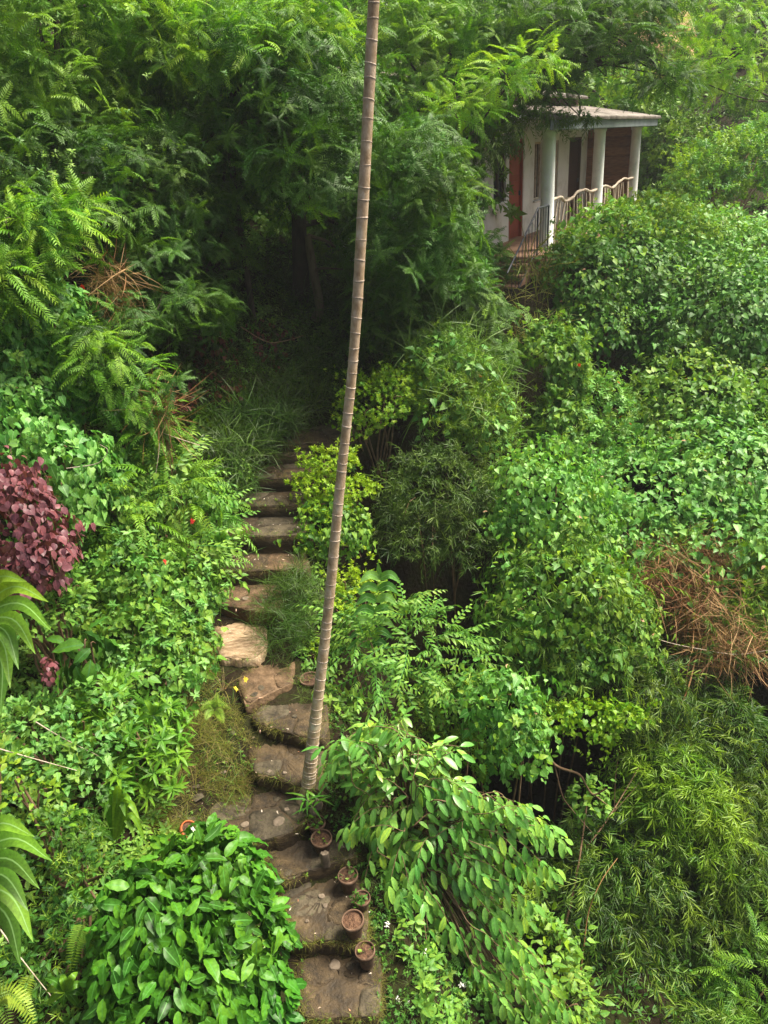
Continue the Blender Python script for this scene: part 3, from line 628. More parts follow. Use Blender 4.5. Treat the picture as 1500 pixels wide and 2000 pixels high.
def plant(name, label, cat, blobs, sp, dens=1., indiv=0, group=None, mat=None, size=1., stems=True, extra=(), thick=.3, bump=.22, part='foliage', leafname='leaf', stem_mat='twig', under=-.45, stem_r=.02, rest=None):
    SEED[0] += 1; rng = np.random.RandomState(SEED[0])
    if name == 'vine_mound': blobs = [(b[0], b[1] - .22 * b[4], b[2] - .3, b[3], b[4] * 1.05) + tuple(b[5:]) for b in blobs]
    c0 = P(*blobs[0][:3]); base = np.array([c0[0], c0[1], gz(c0[0], c0[1])])
    root = empty(name, base, label, cat, group); cs = None
    if name == 'vine_mound' and sp != 'ovate': extra = list(extra) + [('rosette', .14, 'heart'), ('ovate', .1, 'lime_mid'), ('ovate', .004, 'dead'), ('narrow', .08, 'bamboo')]
    for sp_, de, mt, ind in [(sp, dens, mat, indiv)] + [(e + (None, 0))[:4] if len(e) == 2 else (e + (0,))[:4] for e in extra]:
        S = SP[sp_]; ps, ns, cs = blob_pts(blobs, S['d'] * de / size ** 1.5, rng, thick, bump, under, SEED[0])
        Bs = orient(S['o'], ns, rng); ss = rng.uniform(*S['s'], len(ps)) * size
        scatter(root, S['t'], LM.get(mt or S['m']) or M[mt or S['m']], ps, Bs, ss, rng, ind, leafname, part if de > .009 else 'dead_foliage', smooth=sp_ in ('glossy', 'apple', 'red'))
    if name in ('vine_mound', 'heart_vine', 'vine_arch', 'creeper') and cs:
        lst = []; lp, lb, lsz = [], [], []
        for c, r in cs:
            for k in range(int(3 + 5 * r[0])):
                u = nrm(rng.normal(size=3) + [0, -.9, .4]); p = c + u * r * 1.02; out = nrm(u * [1, 1, .1]); L_ = rng.uniform(.35, 1.1) * min(1.1, .35 + r[2])
                if rng.rand() < .62: q = [p, p + out * .12 * L_ + [0, 0, -.1 * L_], p + out * .2 * L_ + [0, 0, -.55 * L_], p + out * .18 * L_ + [rng.uniform(-.1, .1), 0, -L_]]
                else: q = [p, p + out * .25 * L_ + [0, 0, .3 * L_], p + out * .55 * L_ + [rng.uniform(-.15, .15), 0, .42 * L_], p + out * .8 * L_ + [rng.uniform(-.2, .2), 0, .25 * L_]]
                sq = spline(q, 12); sq = sq[sq[:, 2] > ground_z(sq[:, 0], sq[:, 1])]
                if len(sq) < 4: continue
                lst.append((sq, taper(.005, .002, len(sq))))
                for w_, a in enumerate(sq[1:]):
                    for _ in range(2):
                        lp.append(a + rng.normal(size=3) * .02); lb.append(nrm(out + rng.normal(size=3) * .5)); lsz.append(rng.uniform(.5, 1.1) * size * (1 - .45 * w_ / len(sq)))
        if lst:
            tubes('stem', lst, M['stem'], root, 4)['kind'] = 'stuff'; S = SP['heart' if sp.startswith('heart') or sp == 'bamboo' else 'ovate']
            scatter(root, S['t'], LM[mat or 'heart'], np.array(lp), orient('hang', np.array(lb), rng), np.array(lsz) * (1.15 if sp == 'heart_far' else 1), rng, rest='trailing_leaves')
    if stems:
        lst = []
        for c, r in cs:
            for k in range(1 if name in ('vine_mound', 'dark_bush', 'weedy_bush', 'vine_arch', 'shrub') else 3):
                q = c + rng.uniform(-.5, .5, 3) * r; mid = (base + q) / 2 + rng.uniform(-.15, .15, 3) * [1, 1, 0]
                b0 = base + rng.uniform(-.1, .1, 3) * [1, 1, 0] - [0, 0, .05]
                lst.append((spline([b0, mid, q, q + (q - c) * .6], 8), taper(stem_r, stem_r * .3, 8)))
        tubes('stem', lst, M[stem_mat], root, 5)
    return root
def branch_thing(name, label, cat, pxs, r0, r1, mat, group=None, extra=None):
    pts = [P(*q) for q in pxs]; root = empty(name, pts[0], label, cat, group)
    n = 5 * len(pts); tubes('branch', [(spline(pts, n), taper(r0, r1, n))], M[mat], root, 7)
    for e in extra or []:
        q = [P(*k) for k in e]; n = 5 * len(q); tubes('twig', [(spline(q, n), taper(r1 * 1.1, r1 * .4, n))], M[mat], root, 5)
    return root

# ------------------------------------------------------------------ the house
house = empty('porch_house', HB1 + [0, 0, -.5], 'white house with round porch columns and corrugated roof on the hillside', 'house')
ho = org(house)
def HP(u, v, z): return HB1 + HU * u + HV * v + np.array([0, 0, z])
FZ = 0.0; CH = 2.42
def hbox(name, u0, u1, v0, v1, z0, z1, mat, parent=None, bev=.012):
    bm = __import__('bmesh').new()
    import bmesh
    cs = [HP(u, v, z) - ho for z in (z0, z1) for (u, v) in ((u0, v0), (u1, v0), (u1, v1), (u0, v1))]
    vs_ = [bm.verts.new(c) for c in cs]
    for f in ((3, 2, 1, 0), (4, 5, 6, 7), (0, 1, 5, 4), (1, 2, 6, 5), (2, 3, 7, 6), (3, 0, 4, 7)): bm.faces.new([vs_[i] for i in f])
    bmesh.ops.recalc_face_normals(bm, faces=bm.faces)
    if bev: bmesh.ops.bevel(bm, geom=bm.edges[:], offset=bev, segments=1, affect='EDGES')
    me = bpy.data.meshes.new(name); bm.to_mesh(me); bm.free()
    o = bpy.data.objects.new(name, me); COL.objects.link(o); me.materials.append(M[mat]); o.parent = parent or house
    return o
HE = HL + .35; WV = 1.5
hbox('floor', -1.2, HE, -.25, WV + .2, -.45, 0, 'floor_stone')
hbox('plinth', -1.0, HE - .1, -.12, WV, -1.0, -.452, 'riser')
for i in range(3):
    u = HL * i / 2; v, f = lathe([(.0, 0), (.185, 0), (.185, .05), (.158, .08), (.148, 1.0), (.14, CH - .1), (.165, CH - .06), (.165, CH), (0, CH)], 28)
    mobj('column', rawmesh('column', v + (HP(u, 0, 0) - ho), f, True), M['column_paint'], house)
# wall with openings: pieces butted end to end along u
WT = .2; WH = 2.75
ops = [(.55, 1.35, .95, 2.2, 'w'), (1.55, 2.55, 0, 2.3, 'rd'), (3.35, 3.95, .8, 2.2, 'w'), (4.75, 5.35, .75, 2.2, 'w'), (6.35, 7.6, 0, 2.25, 'dd')]
u = -.5
def wallp(a, b, z0, z1): hbox('wall', a, b, WV, WV + WT, z0, z1, 'white_wall', bev=0)
for a, b, z0, z1, kd in ops:
    wallp(u, a, 0, WH)
    if z0 > 0: wallp(a, b, 0, z0)
    wallp(a, b, z1, WH); u = b
    if kd == 'w':
        fr = hbox('window', a + .05, b - .05, WV + .1, WV + .13, z0 + .05, z1 - .05, 'glass', bev=0)
        for q in ((a, a + .05, z0, z1), (b - .05, b, z0, z1), (a + .05, b - .05, z0, z0 + .05), (a + .05, b - .05, z1 - .05, z1), ((a + b) / 2 - .02, (a + b) / 2 + .02, z0 + .05, z1 - .05)):
            hbox('frame', q[0], q[1], WV + .05, WV + .16, q[2], q[3], 'dark_wood' if a < 1 else 'rail_wood', fr, 0)
        hbox('sill', a - .05, b + .05, WV - .06, WV + .045, z0 - .05, z0 - .003, 'white_wall', fr)
    else:
        dm = 'red_door' if kd == 'rd' else 'dark_wood'
        dr = hbox('door', a + .06, b - .06, WV + .08, WV + .12, 0.01, z1 - .06, dm)
        for q in ((a, a + .06, 0, z1), (b - .06, b, 0, z1), (a + .06, b - .06, z1 - .06, z1)): hbox('frame', q[0], q[1], WV + .02, WV + .17, q[2], q[3], 'dark_wood' if kd == 'dd' else 'red_door', dr, 0)
        for zz in (.15, .85, 1.5): hbox('panel', a + .16, b - .16, WV + .065, WV + .079, zz, zz + .5, dm, dr)
        hbox('handle', b - .16, b - .12, WV + .02, WV + .07, 1.0, 1.12, 'iron', dr)
wallp(u, HE + .02, 0, WH)
hbox('side_wall', -.5, -.3, WV + WT, 5, -.8, WH + .2, 'white_wall', bev=0)
# brown woven end screen
es = hbox('end_screen', HL + .12, HL + .16, .12, WV - .01, 0, CH, 'bamboo_screen', bev=0)
for i in range(9): hbox('slat', HL + .09, HL + .119, .14, WV - .03, .12 + i * .26, .12 + i * .26 + .22, 'bamboo_screen', es)
hbox('post', HL + .2, HL + .3, -.03, .09, 0, CH, 'dark_wood')
hbox('beam', -.6, HE, -.1, .1, CH, CH + .1, 'column_paint')
hbox('fascia', -1.4, HE + .02, -.5, -.47, CH - .02, CH + .16, 'fascia')
hbox('fascia', HE + .02, HE + .05, -.5, WV, CH - .02, CH + .16, 'fascia')
def corr(name, u0, u1, v0, v1, z0, z1, n):
    nu = n * 6 + 1; us = np.linspace(u0, u1, nu); vsn = np.linspace(v0, v1, 6); V = []
    for a in vsn:
        t = (a - v0) / (v1 - v0)
        for j, b in enumerate(us): V.append(HP(b, a, z0 + (z1 - z0) * t + .04 * math.sin(j * math.pi / 3)) - ho)
    V = np.array(V); k = (np.arange(5)[:, None] * nu + np.arange(nu - 1)[None]).ravel()
    F = np.stack([k, k + 1, k + nu + 1, k + nu], -1)
    V2 = V - [0, 0, .008]; F2 = F[:, ::-1] + len(V)
    e = np.arange(nu - 1); F3 = np.stack([e, e + len(V), e + 1 + len(V), e + 1], -1)
    return mobj(name, rawmesh(name, np.concatenate([V, V2]), np.concatenate([F, F2, F3]), True), M['roof_metal'], house)
nsh = 12; du = (HE + .12 + 1.5) / nsh
for i in range(nsh):
    corr('roof_sheet', -1.5 + i * du, -1.5 + (i + 1) * du - .004, -.58, WV + .1, CH + .2 + .004 * (i % 2), CH + .62 + .004 * (i % 2), 7)
hbox('clerestory', -.5, HE - 1.5, WV - .05, WV + .1, CH + .66, CH + .8, 'dark_wood', bev=0)
for i in range(nsh): corr('roof_sheet', -1 + i * du * .78, -1 + (i + 1) * du * .78 - .004, WV - .35, 5.0, CH + .82 + .004 * (i % 2), CH + 1.6 + .004 * (i % 2), 8)
hbox('back_wall', -.5, HE, 5.0, 5.2, -1, CH + 1.3, 'white_wall', bev=0)
hbox('end_wall', HE - .2, HE, WV + WT, 4.99, -1, CH + .6, 'white_wall', bev=0)
# stair and iron hand rail at the near end
for i in range(6): hbox('stair', -1.55 - .3 * i, -1.25 - .3 * i, -.1, 1.2, -1.2, -.12 - .17 * i, 'floor_stone')
railo = tubes('handrail', [([HP(-.25, -.12, 0) - 0, HP(-.25, -.12, .95)], .02), ([HP(-.25, -.12, .95), HP(-.95, -.12, .95), HP(-2.7, -.12, -.1)], .022), ([HP(-.95, -.12, 0), HP(-.95, -.12, .95)], .02), ([HP(-.95, -.12, .15), HP(-2.6, -.12, -.85)], .014), ([HP(-.95, -.12, .15), HP(-.25, -.12, .15)], .014)], M['iron'], house)
for i in range(3): tubes('baluster', [([HP(-.42 - i * .17, -.12, .15), HP(-.42 - i * .17, -.12, .94)], .008)], M['iron'], house, 5)
for i in range(8):
    uu = -1.1 - i * .19; zt = .95 - (abs(uu) - .95) * .6; tubes('baluster', [([HP(uu, -.12, zt - .82), HP(uu, -.12, zt)], .008)], M['iron'], house, 5)
# rustic branch railing between the columns
rrn = np.random.RandomState(12)
for a, b in ((.18, HL / 2 - .15), (HL / 2 + .15, HL - .15)):
    n = 12; us = np.linspace(a, b, n)
    pts = [HP(q, -.02 + rrn.uniform(-.02, .02), .98 + .05 * math.sin(q * 3) + rrn.uniform(-.03, .03) + .12 * max(0, (q - a) / (b - a) - .4)) for q in us]
    r_ = tubes('railing', [(spline(pts, 40), .034 + .006 * np.sin(np.arange(40) * .9))], M['rail_wood'], house, 7)
    ro = org(house)
    for i in range(15):
        q0 = a + (b - a) * (i + .5) / 15; q1 = np.clip(q0 + rrn.uniform(-.3, .3), a, b)
        p = [HP(q0, 0, 0), HP((q0 + q1) / 2 + rrn.uniform(-.06, .06), rrn.uniform(-.03, .03), .5), HP(q1, 0, .98)]
        sp_ = spline(p, 8); v, f = tube_arr(sp_, taper(.028, .02, 8), 6)
        mobj('baluster', rawmesh('baluster', v - ro, f, True), M['rail_wood'], r_)

# ------------------------------------------------------------------ vegetation, right side
HV_ = 'vine covered mounds on the right bank'
plant('vine_mound', 'pale heart leaved vine heaped over a bush right of the drooping leaved tree', 'vine', [(985, 1400, 7.6, 75, 70, .5), (1010, 1470, 7.4, 60, 60, .4), (940, 1370, 7.9, 50, 45, .4)], 'heart', 1.0, indiv=120, mat='heart_pale', size=1.05, group=HV_)
plant('creeper', 'bright yellow green creeper spray reaching right over the dark hollow', 'vine', [(1085, 1400, 7.7, 45, 26, .25), (1150, 1395, 7.7, 50, 26, .25), (1215, 1400, 7.7, 48, 20, .2), (1180, 1430, 7.65, 25, 18, .2)], 'heart', .9, mat='lime_mid', size=.75, extra=[('duranta', .35, 'lime')], stems=False)
plant('shrub', 'arching shrub of ribbed leaves with a tall leaf spike behind the clay pot', 'shrub', [(770, 1250, 8.3, 90, 70, .7), (700, 1290, 8.0, 50, 60, .5), (850, 1290, 8.2, 70, 60, .5), (780, 1340, 7.9, 90, 45, .5)], 'arch', 1.1, mat='heart')
plant('vine_mound', 'broad mound of dark glossy vine leaves left of the dry tangle', 'vine', [(1090, 1170, 9.6, 130, 90, .9), (1180, 1230, 9.5, 90, 80, .8), (1010, 1250, 9.3, 60, 60, .6), (1120, 1290, 9.1, 90, 60, .6)], 'heart', .8, extra=[('bamboo', .35, 'bamboo'), ('heart', .25, 'heart_pale')], group=HV_)
plant('vine_mound', 'pale vine carpet hanging over the black hollow right of the dark bush', 'vine', [(1060, 985, 10.9, 110, 75, .9), (1010, 1030, 10.7, 60, 60, .5), (1130, 1060, 10.6, 80, 50, .6)], 'heart', .9, mat='heart_pale', group=HV_)
plant('vine_mound', 'wide sunny sheet of vine leaves running to the right edge', 'vine', [(1300, 960, 12.2, 180, 70, 1.2), (1420, 930, 12.4, 150, 80, 1.2), (1230, 1050, 11.4, 120, 60, .9), (1400, 1060, 11.2, 130, 70, .9)], 'heart_far', 1.0, mat='heart_pale', group=HV_)
plant('vine_mound', 'rounded vine hummock beside the red flowers', 'vine', [(1345, 800, 14.2, 110, 75, 1.3), (1290, 850, 13.8, 60, 50, .8)], 'heart_far', 1.1, mat='heart', group=HV_)
plant('vine_mound', 'low vine hummock at the right edge level with the red flowers', 'vine', [(1470, 800, 14.4, 80, 60, 1.2), (1440, 870, 13.8, 70, 45, 1.)], 'heart_far', 1.1, mat='heart', group=HV_)
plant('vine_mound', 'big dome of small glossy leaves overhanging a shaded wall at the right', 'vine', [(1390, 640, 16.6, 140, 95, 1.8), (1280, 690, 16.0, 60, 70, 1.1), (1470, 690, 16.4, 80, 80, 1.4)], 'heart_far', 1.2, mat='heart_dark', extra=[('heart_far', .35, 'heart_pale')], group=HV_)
plant('vine_mound', 'tall curtain of hanging vines below the house porch', 'vine', [(1140, 580, 16.6, 80, 80, 1.0), (1230, 545, 17.4, 90, 70, 1.2), (1170, 645, 16.0, 70, 60, .8)], 'heart_far', 1.1, mat='heart_dark', extra=[('heart_far', .25, 'heart')], group=HV_)  # darker leaf colour stands in for shade on this vine wall
plant('hedge', 'yellow green bush growing up against the branch railing of the porch', 'shrub', [(1190, 445, 17.6, 75, 40, .9), (1265, 425, 18.6, 70, 42, .9), (1125, 490, 16.6, 50, 32, .5), (1330, 455, 18.6, 60, 40, .9)], 'duranta', 1.0, mat='lime_mid', size=1.4, extra=[('heart_far', .2, 'heart_pale'), ('duranta', .4, 'lime')])
plant('vine_mound', 'sunny vine slope behind the dome right of the porch', 'vine', [(1400, 520, 20, 150, 70, 1.8), (1320, 480, 20.5, 90, 55, 1.4), (1480, 580, 18.6, 80, 60, 1.2)], 'heart_far', .9, mat='heart_pale', extra=[('duranta', .4, 'lime_mid')], group=HV_)
plant('bush', 'bright rounded bush high at the right edge above the vine slope', 'shrub', [(1430, 340, 23, 95, 65, 1.5), (1370, 370, 22.5, 60, 50, 1.2), (1490, 310, 23.5, 60, 60, 1.2)], 'far_small', 1.4, mat='heart_pale', size=.75, extra=[('far_small', 2.0, 'lime_mid')])
plant('vine_arch', 'narrow stump of vines with black shade inside below the porch', 'vine', [(1070, 680, 14.0, 50, 45, .7), (1110, 740, 13.8, 35, 90, .5), (1090, 830, 13.2, 60, 60, .6)], 'heart_far', 1.1, mat='heart', extra=[('narrow', .5, 'bamboo_lit')])
plant('shrub', 'pale leaved shrub dotted with red flowers left of the rounded hummock', 'shrub', [(1170, 790, 13.6, 70, 50, .7), (1215, 830, 13.5, 60, 40, .6), (1130, 860, 12.9, 70, 50, .7)], 'rosette', 1.3, mat='heart_pale', extra=[('narrow', .4, 'bamboo')])
plant('tall_grass', 'tall blades of grass below the path to the porch', 'grass', [(1040, 610, 15.8, 45, 80, .5), (1000, 660, 15.3, 50, 50, .5)], 'grass', 1.6, mat='turf', size=1.3, stems=False, part='blades')
plant('weedy_bush', 'tall feathery weeds and grass between the golden hedge and the vine stump', 'shrub', [(880, 770, 12.6, 80, 90, .9), (940, 830, 12.4, 60, 80, .8), (850, 700, 13.2, 70, 60, .8)], 'narrow', 1.1, mat='bamboo_lit', extra=[('grass', .6, 'grass'), ('heart_far', .35, 'heart_pale')])
plant('dark_bush', 'dark needle leaved bush above the black hollow in the middle', 'shrub', [(860, 960, 11.0, 100, 70, .9), (830, 1030, 10.7, 90, 60, .8), (910, 1040, 10.6, 60, 60, .7)], 'narrow', 1.2, mat='needle_dark', extra=[('bamboo', .3, 'needle_dark')])
plant('weedy_bush', 'mixed green weeds right of the path top below the hillside', 'shrub', [(800, 640, 14.2, 90, 70, 1.), (900, 620, 14.6, 80, 60, 1.), (965, 720, 13.6, 32, 50, .5), (740, 640, 14.5, 50, 90, .9)], 'mimosa', 1.5, mat='mimosa_dark', extra=[('rosette', .6, 'heart'), ('grass', .4, 'grass_dark')], size=.8)
# golden duranta hedge plants beside the path
GD = 'golden hedge bushes along the right edge of the path'
plant('golden_bush', 'golden green clipped bush at the head of the path, right of the trunk', 'shrub', [(735, 790, 12.1, 72, 52, .6), (700, 830, 11.9, 45, 35, .4), (770, 760, 12.3, 50, 40, .4)], 'duranta', 1.15, mat='lime_mid', extra=[('duranta', .35, 'lime')], group=GD)
plant('golden_bush', 'tiered golden yellow bush leaning over the steps behind the trunk', 'shrub', [(640, 900, 11.0, 55, 24, .4), (625, 942, 10.8, 58, 20, .4), (690, 955, 10.8, 45, 20, .35), (640, 985, 10.6, 60, 22, .4)], 'duranta', 1.5, mat='lime', thick=.5, group=GD)
plant('golden_bush', 'green bush with broad vine leaves under the tiered golden bush', 'shrub', [(625, 1050, 10.2, 58, 50, .5), (670, 1040, 10.2, 55, 55, .5)], 'duranta', .5, mat='lime_mid', extra=[('heart', .7, 'heart')], group=GD)
plant('golden_bush', 'small lime green bush right of the trunk beside the ribbed leaf spike', 'shrub', [(690, 1155, 9.3, 52, 45, .4), (660, 1190, 9.1, 30, 40, .3)], 'duranta', 1.2, mat='lime', group=GD)
plant('golden_bush', 'tiny lime sprig poking out left of the trunk above the top clay pot', 'shrub', [(612, 1268, 8.35, 18, 17, .15)], 'duranta', 1.6, mat='lime', group=GD, stem_r=.008)
plant('grass_clump', 'soft dark grass tuft spilling over the steps left of the trunk', 'grass', [(570, 1170, 9.0, 48, 50, .35), (560, 1240, 8.4, 42, 45, .3)], 'grass', 2.6, mat='grass_dark', size=.42, bump=.5, stems=False, part='blades')
plant('herb_patch', 'small leaved herb with tiny white flowers between pots and drooping tree', 'herb', [(665, 1500, 6.8, 50, 60, .3), (650, 1580, 6.4, 45, 55, .3), (690, 1650, 6.0, 50, 50, .3)], 'tiny', 1.1, mat='heart_dark', extra=[('tiny', .02, 'white_bits')], size=.9)
plant('herb_patch', 'dark white flecked herb patch at the bottom edge right of the lowest step', 'herb', [(790, 1900, 4.7, 60, 55, .35), (770, 1980, 4.3, 60, 50, .3), (860, 1960, 4.6, 70, 60, .4), (740, 1800, 5.1, 30, 60, .25)], 'tiny', 1.1, mat='heart_dark', extra=[('tiny', .025, 'white_bits')], size=.85)
# the drooping-leaved tree in front
AP = [(700, 1440), (760, 1420), (660, 1480), (820, 1470), (720, 1520), (800, 1560), (880, 1540), (860, 1470), (960, 1590), (1030, 1590), (920, 1640), (760, 1630), (830, 1660), (900, 1720), (980, 1690), (800, 1740), (860, 1800), (940, 1790), (1000, 1770), (840, 1860), (930, 1890), (1000, 1860), (960, 1960), (1040, 1920), (1060, 1620), (700, 1600), (740, 1700), (890, 1600), (880, 1920), (1040, 1700), (1090, 1980), (1010, 1990)]
rng = np.random.RandomState(41)
ap0 = P(760, 1720, 5.6); apb = np.array([ap0[0] + .1, ap0[1] + .3, gz(ap0[0] + .1, ap0[1] + .3)])
apt = empty('drooping_leaf_tree', apb, 'young tree with long drooping elliptical leaves in the foreground right of the pots', 'tree')
LF = [leaf(.2, .078, fold=.22, droop=.22, st=((.15, .6), (.4, 1), (.68, .9), (.88, .5))), leaf(.185, .07, fold=.35, droop=.35, st=((.15, .6), (.4, 1), (.68, .9), (.88, .5)))]
ps, Bs, ss, lst = [], [], [], []
fork = P(800, 1640, 5.9)
lst.append((spline([apb - [0, 0, .1], (apb + fork) / 2 + [.05, 0, .1], fork], 12), taper(.045, .03, 12)))
for (x, y) in AP:
    for rep in range(9):
        yy = [5.9, 5.7, 6.2, 6.0, 5.8, 6.35, 5.85, 6.1, 5.75][rep] + (1500 - y) * .0022 + rng.uniform(-.15, .15)
        e = P(x + rng.uniform(-30, 30), y + rng.uniform(-25, 25), yy)
        out = nrm((e - fork) * [1, 1, .3] + rng.normal(size=3) * .3)
        s = e - out * .38 + [0, 0, .12]; mid = (s + e) / 2 + [0, 0, .06]
        fk = fork if rep % 3 == 0 else (fork + s) / 2; lst.append((spline([fk, (fk + s) / 2 + [0, 0, .08], s, mid, e], 12), taper(.012 if rep % 3 == 0 else .006, .0025, 12)))
        tw = spline([s, mid, e, e + out * .12 - [0, 0, .06]], 10)
        for i in range(10):
            t = nrm(tw[min(9, i + 1)] - tw[max(0, i - 1)]); side = nrm(np.cross(t, [0, 0, 1])) * (1 if i % 2 else -1)
            yd = nrm(t * .75 + side * .8 + np.array([0, 0, -.75]) + rng.normal(size=3) * .16) if i < 9 else nrm(t + [0, 0, -.4])
            zd = nrm(np.array([0, 0, 1.]) + side * .3 + rng.normal(size=3) * .15 + t * .2)
            ps.append(tw[i]); Bs.append(basis(yd, zd)); ss.append(rng.uniform(.66, 1.02))
scatter(apt, LF, LM['apple'], np.array(ps), np.array(Bs), np.array(ss), rng, indiv=290, smooth=True)
tubes('branch', lst, M['twig'], apt, 5)
# bamboo thicket lower right
BT = 'bamboo clumps filling the lower right'
plant('bamboo_clump', 'bamboo foliage just under the yellow green creeper at the dry tangle', 'bamboo', [(1230, 1340, 9.0, 90, 60, .7), (1330, 1430, 8.6, 90, 60, .6), (1420, 1400, 8.8, 60, 50, .6)], 'bamboo', 1.3, mat='bamboo_shaded', group=BT, stem_mat='stem', stem_r=.012)
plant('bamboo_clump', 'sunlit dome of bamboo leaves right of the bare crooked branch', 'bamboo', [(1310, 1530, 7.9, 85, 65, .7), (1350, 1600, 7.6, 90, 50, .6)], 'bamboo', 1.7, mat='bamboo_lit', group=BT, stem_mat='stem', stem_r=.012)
plant('bamboo_clump', 'wide spray of bamboo below the bare crooked branch', 'bamboo', [(1200, 1670, 7.3, 95, 60, .7), (1120, 1740, 7.0, 80, 70, .6), (1290, 1700, 7.2, 90, 60, .6), (1190, 1800, 6.8, 100, 70, .6)], 'bamboo', 1.4, mat='bamboo_shaded', group=BT, stem_mat='stem', stem_r=.012)
plant('bamboo_clump', 'bamboo sprays hanging at the right edge of the thicket', 'bamboo', [(1410, 1660, 7.4, 80, 60, .6), (1470, 1740, 7.1, 70, 70, .6), (1360, 1790, 6.9, 90, 60, .6), (1440, 1560, 7.9, 60, 60, .5)], 'bamboo', 1.2, mat='bamboo_shaded', group=BT, stem_mat='stem', stem_r=.012)
plant('bamboo_clump', 'shaded bamboo along the bottom edge of the thicket', 'bamboo', [(1230, 1900, 6.4, 110, 70, .5), (1340, 1950, 6.2, 110, 70, .5), (1140, 1960, 6.1, 70, 60, .5)], 'bamboo', .9, mat='bamboo_shaded', group=BT, stem_mat='stem', stem_r=.012, extra=[('ovate', .4, 'heart_dark')])
plant('shrub', 'soft green shrub in the bottom right corner', 'shrub', [(1480, 1920, 5.9, 60, 80, .5), (1440, 1970, 5.8, 50, 60, .4)], 'feather', 1.4, mat='mimosa')
plant('vine_mound', 'loose leafy stems left of the bamboo at the bottom edge', 'vine', [(1060, 1880, 6.2, 60, 70, .5), (1110, 1950, 6.0, 50, 50, .4), (1150, 1560, 7.9, 30, 25, .3)], 'ovate', .9, mat='heart', size=1.2, group=HV_, extra=[('heart', .1, 'lime_mid')])
plant('low_shrub', 'low leafy growth with yellow young tips between ribbed shrub and pale vine', 'shrub', [(880, 1400, 7.9, 70, 60, .5), (900, 1480, 7.5, 60, 50, .5), (850, 1500, 7.3, 60, 40, .4)], 'rosette', 1.2, mat='lime_mid', extra=[('narrow', .5, 'bamboo')], size=.85)
# dry tangles
plant('dry_tangle', 'big brown tangle of dead stems on the vine sheet at the right', 'dead plants', [(1290, 1120, 10.3, 90, 60, .5), (1340, 1090, 10.6, 70, 50, .5)], 'straw', 1.0, extra=[('bamboo', .3, 'bamboo_lit'), ('heart', .1, 'heart_pale')], part='dead_stems', leafname='stalk')
plant('dry_tangle', 'rust brown dead fern heap drooping at the right edge over black shade', 'dead plants', [(1410, 1250, 9.6, 70, 50, .5), (1360, 1190, 9.9, 70, 50, .5)], 'straw', 1.0, extra=[('bamboo', .3, 'bamboo'), ('heart', .08, 'heart')], part='dead_stems')
plant('vine_mound', 'leafy growth at the right edge above the rust brown dead heap', 'vine', [(1470, 1120, 10.8, 60, 70, .7), (1440, 1180, 10.3, 60, 40, .5)], 'bamboo', 1., mat='bamboo_lit', extra=[('heart', .5, 'heart')], group=HV_)
branch_thing('bare_branch', 'bare crooked brown branch in the dark gap above the bamboo', 'branch', [(1050, 1440, 7.7), (1083, 1493, 7.6), (1130, 1512, 7.5), (1145, 1535, 7.5), (1160, 1552, 7.45), (1185, 1540, 7.4)], .022, .01, 'twig',
             extra=[[(1083, 1493, 7.6), (1097, 1550, 7.45), (1112, 1575, 7.4), (1158, 1628, 7.2)], [(1160, 1552, 7.45), (1190, 1575, 7.35)]])
branch_thing('bare_branch', 'thin forked stems rising left of the sunlit bamboo dome', 'branch', [(1145, 1655, 7.2), (1180, 1610, 7.4), (1215, 1555, 7.7), (1248, 1498, 7.9)], .013, .006, 'twig',
             extra=[[(1200, 1580, 7.5), (1202, 1520, 7.6), (1210, 1460, 7.7)], [(1200, 1585, 7.5), (1248, 1530, 7.7)]])
branch_thing('bare_branch', 'orange brown stem standing in the bamboo near the bottom', 'branch', [(1132, 1915, 6.0), (1140, 1850, 6.2), (1150, 1780, 6.4), (1175, 1720, 6.6), (1206, 1676, 6.8)], .011, .005, 'orange_twig')
branch_thing('bare_branch', 'orange leaning stem under the rust brown dead heap', 'branch', [(1325, 1390, 8.7), (1345, 1340, 8.9), (1355, 1300, 9.1), (1368, 1240, 9.3)], .016, .01, 'orange_twig')
branch_thing('tendril', 'long pale tendril sagging under the dry tangles at the right', 'vine', [(1230, 1215, 9.4), (1290, 1250, 9.2), (1380, 1270, 9.1), (1440, 1278, 9.1), (1500, 1270, 9.2)], .006, .004, 'rail_wood')
branch_thing('tendril', 'curling pale tendril hanging left of the bare crooked branch', 'vine', [(1005, 1420, 7.2), (1028, 1450, 7.1), (1033, 1485, 7.1), (1010, 1510, 7.1), (980, 1508, 7.1)], .005, .003, 'rail_wood')
branch_thing('bare_branch', 'reddish bare twig hanging from the pale vine carpet', 'branch', [(1003, 1050, 10.2), (1000, 1080, 10.1), (995, 1105, 10.0)], .012, .006, 'twig')

# ------------------------------------------------------------------ vegetation, left side
plant('glossy_shrub', 'large dense shrub of glossy crinkled leaves in the bottom left foreground', 'shrub', [(400, 1740, 4.55, 120, 110, .45), (300, 1800, 4.1, 110, 110, .45), (460, 1840, 4.2, 110, 110, .45), (340, 1920, 3.8, 130, 110, .45), (500, 1950, 3.9, 70, 90, .35), (390, 1680, 4.9, 80, 60, .35), (250, 1900, 3.8, 60, 100, .3)], 'glossy', 2.3, indiv=290, thick=.35, bump=.1, size=.92, under=-.2)
plant('bank_herbs', 'dense heart leaved weeds covering the left bank beside the middle steps', 'ground cover', [(330, 1180, 8.3, 100, 80, .6), (240, 1120, 8.4, 90, 80, .6), (360, 1270, 7.6, 60, 70, .4), (260, 1260, 7.4, 100, 70, .5), (300, 1330, 7.0, 90, 50, .4)], 'heart', 1.1, extra=[('rosette', .6, 'heart_pale'), ('ovate', .4, 'heart')], under=-.2, size=.95)
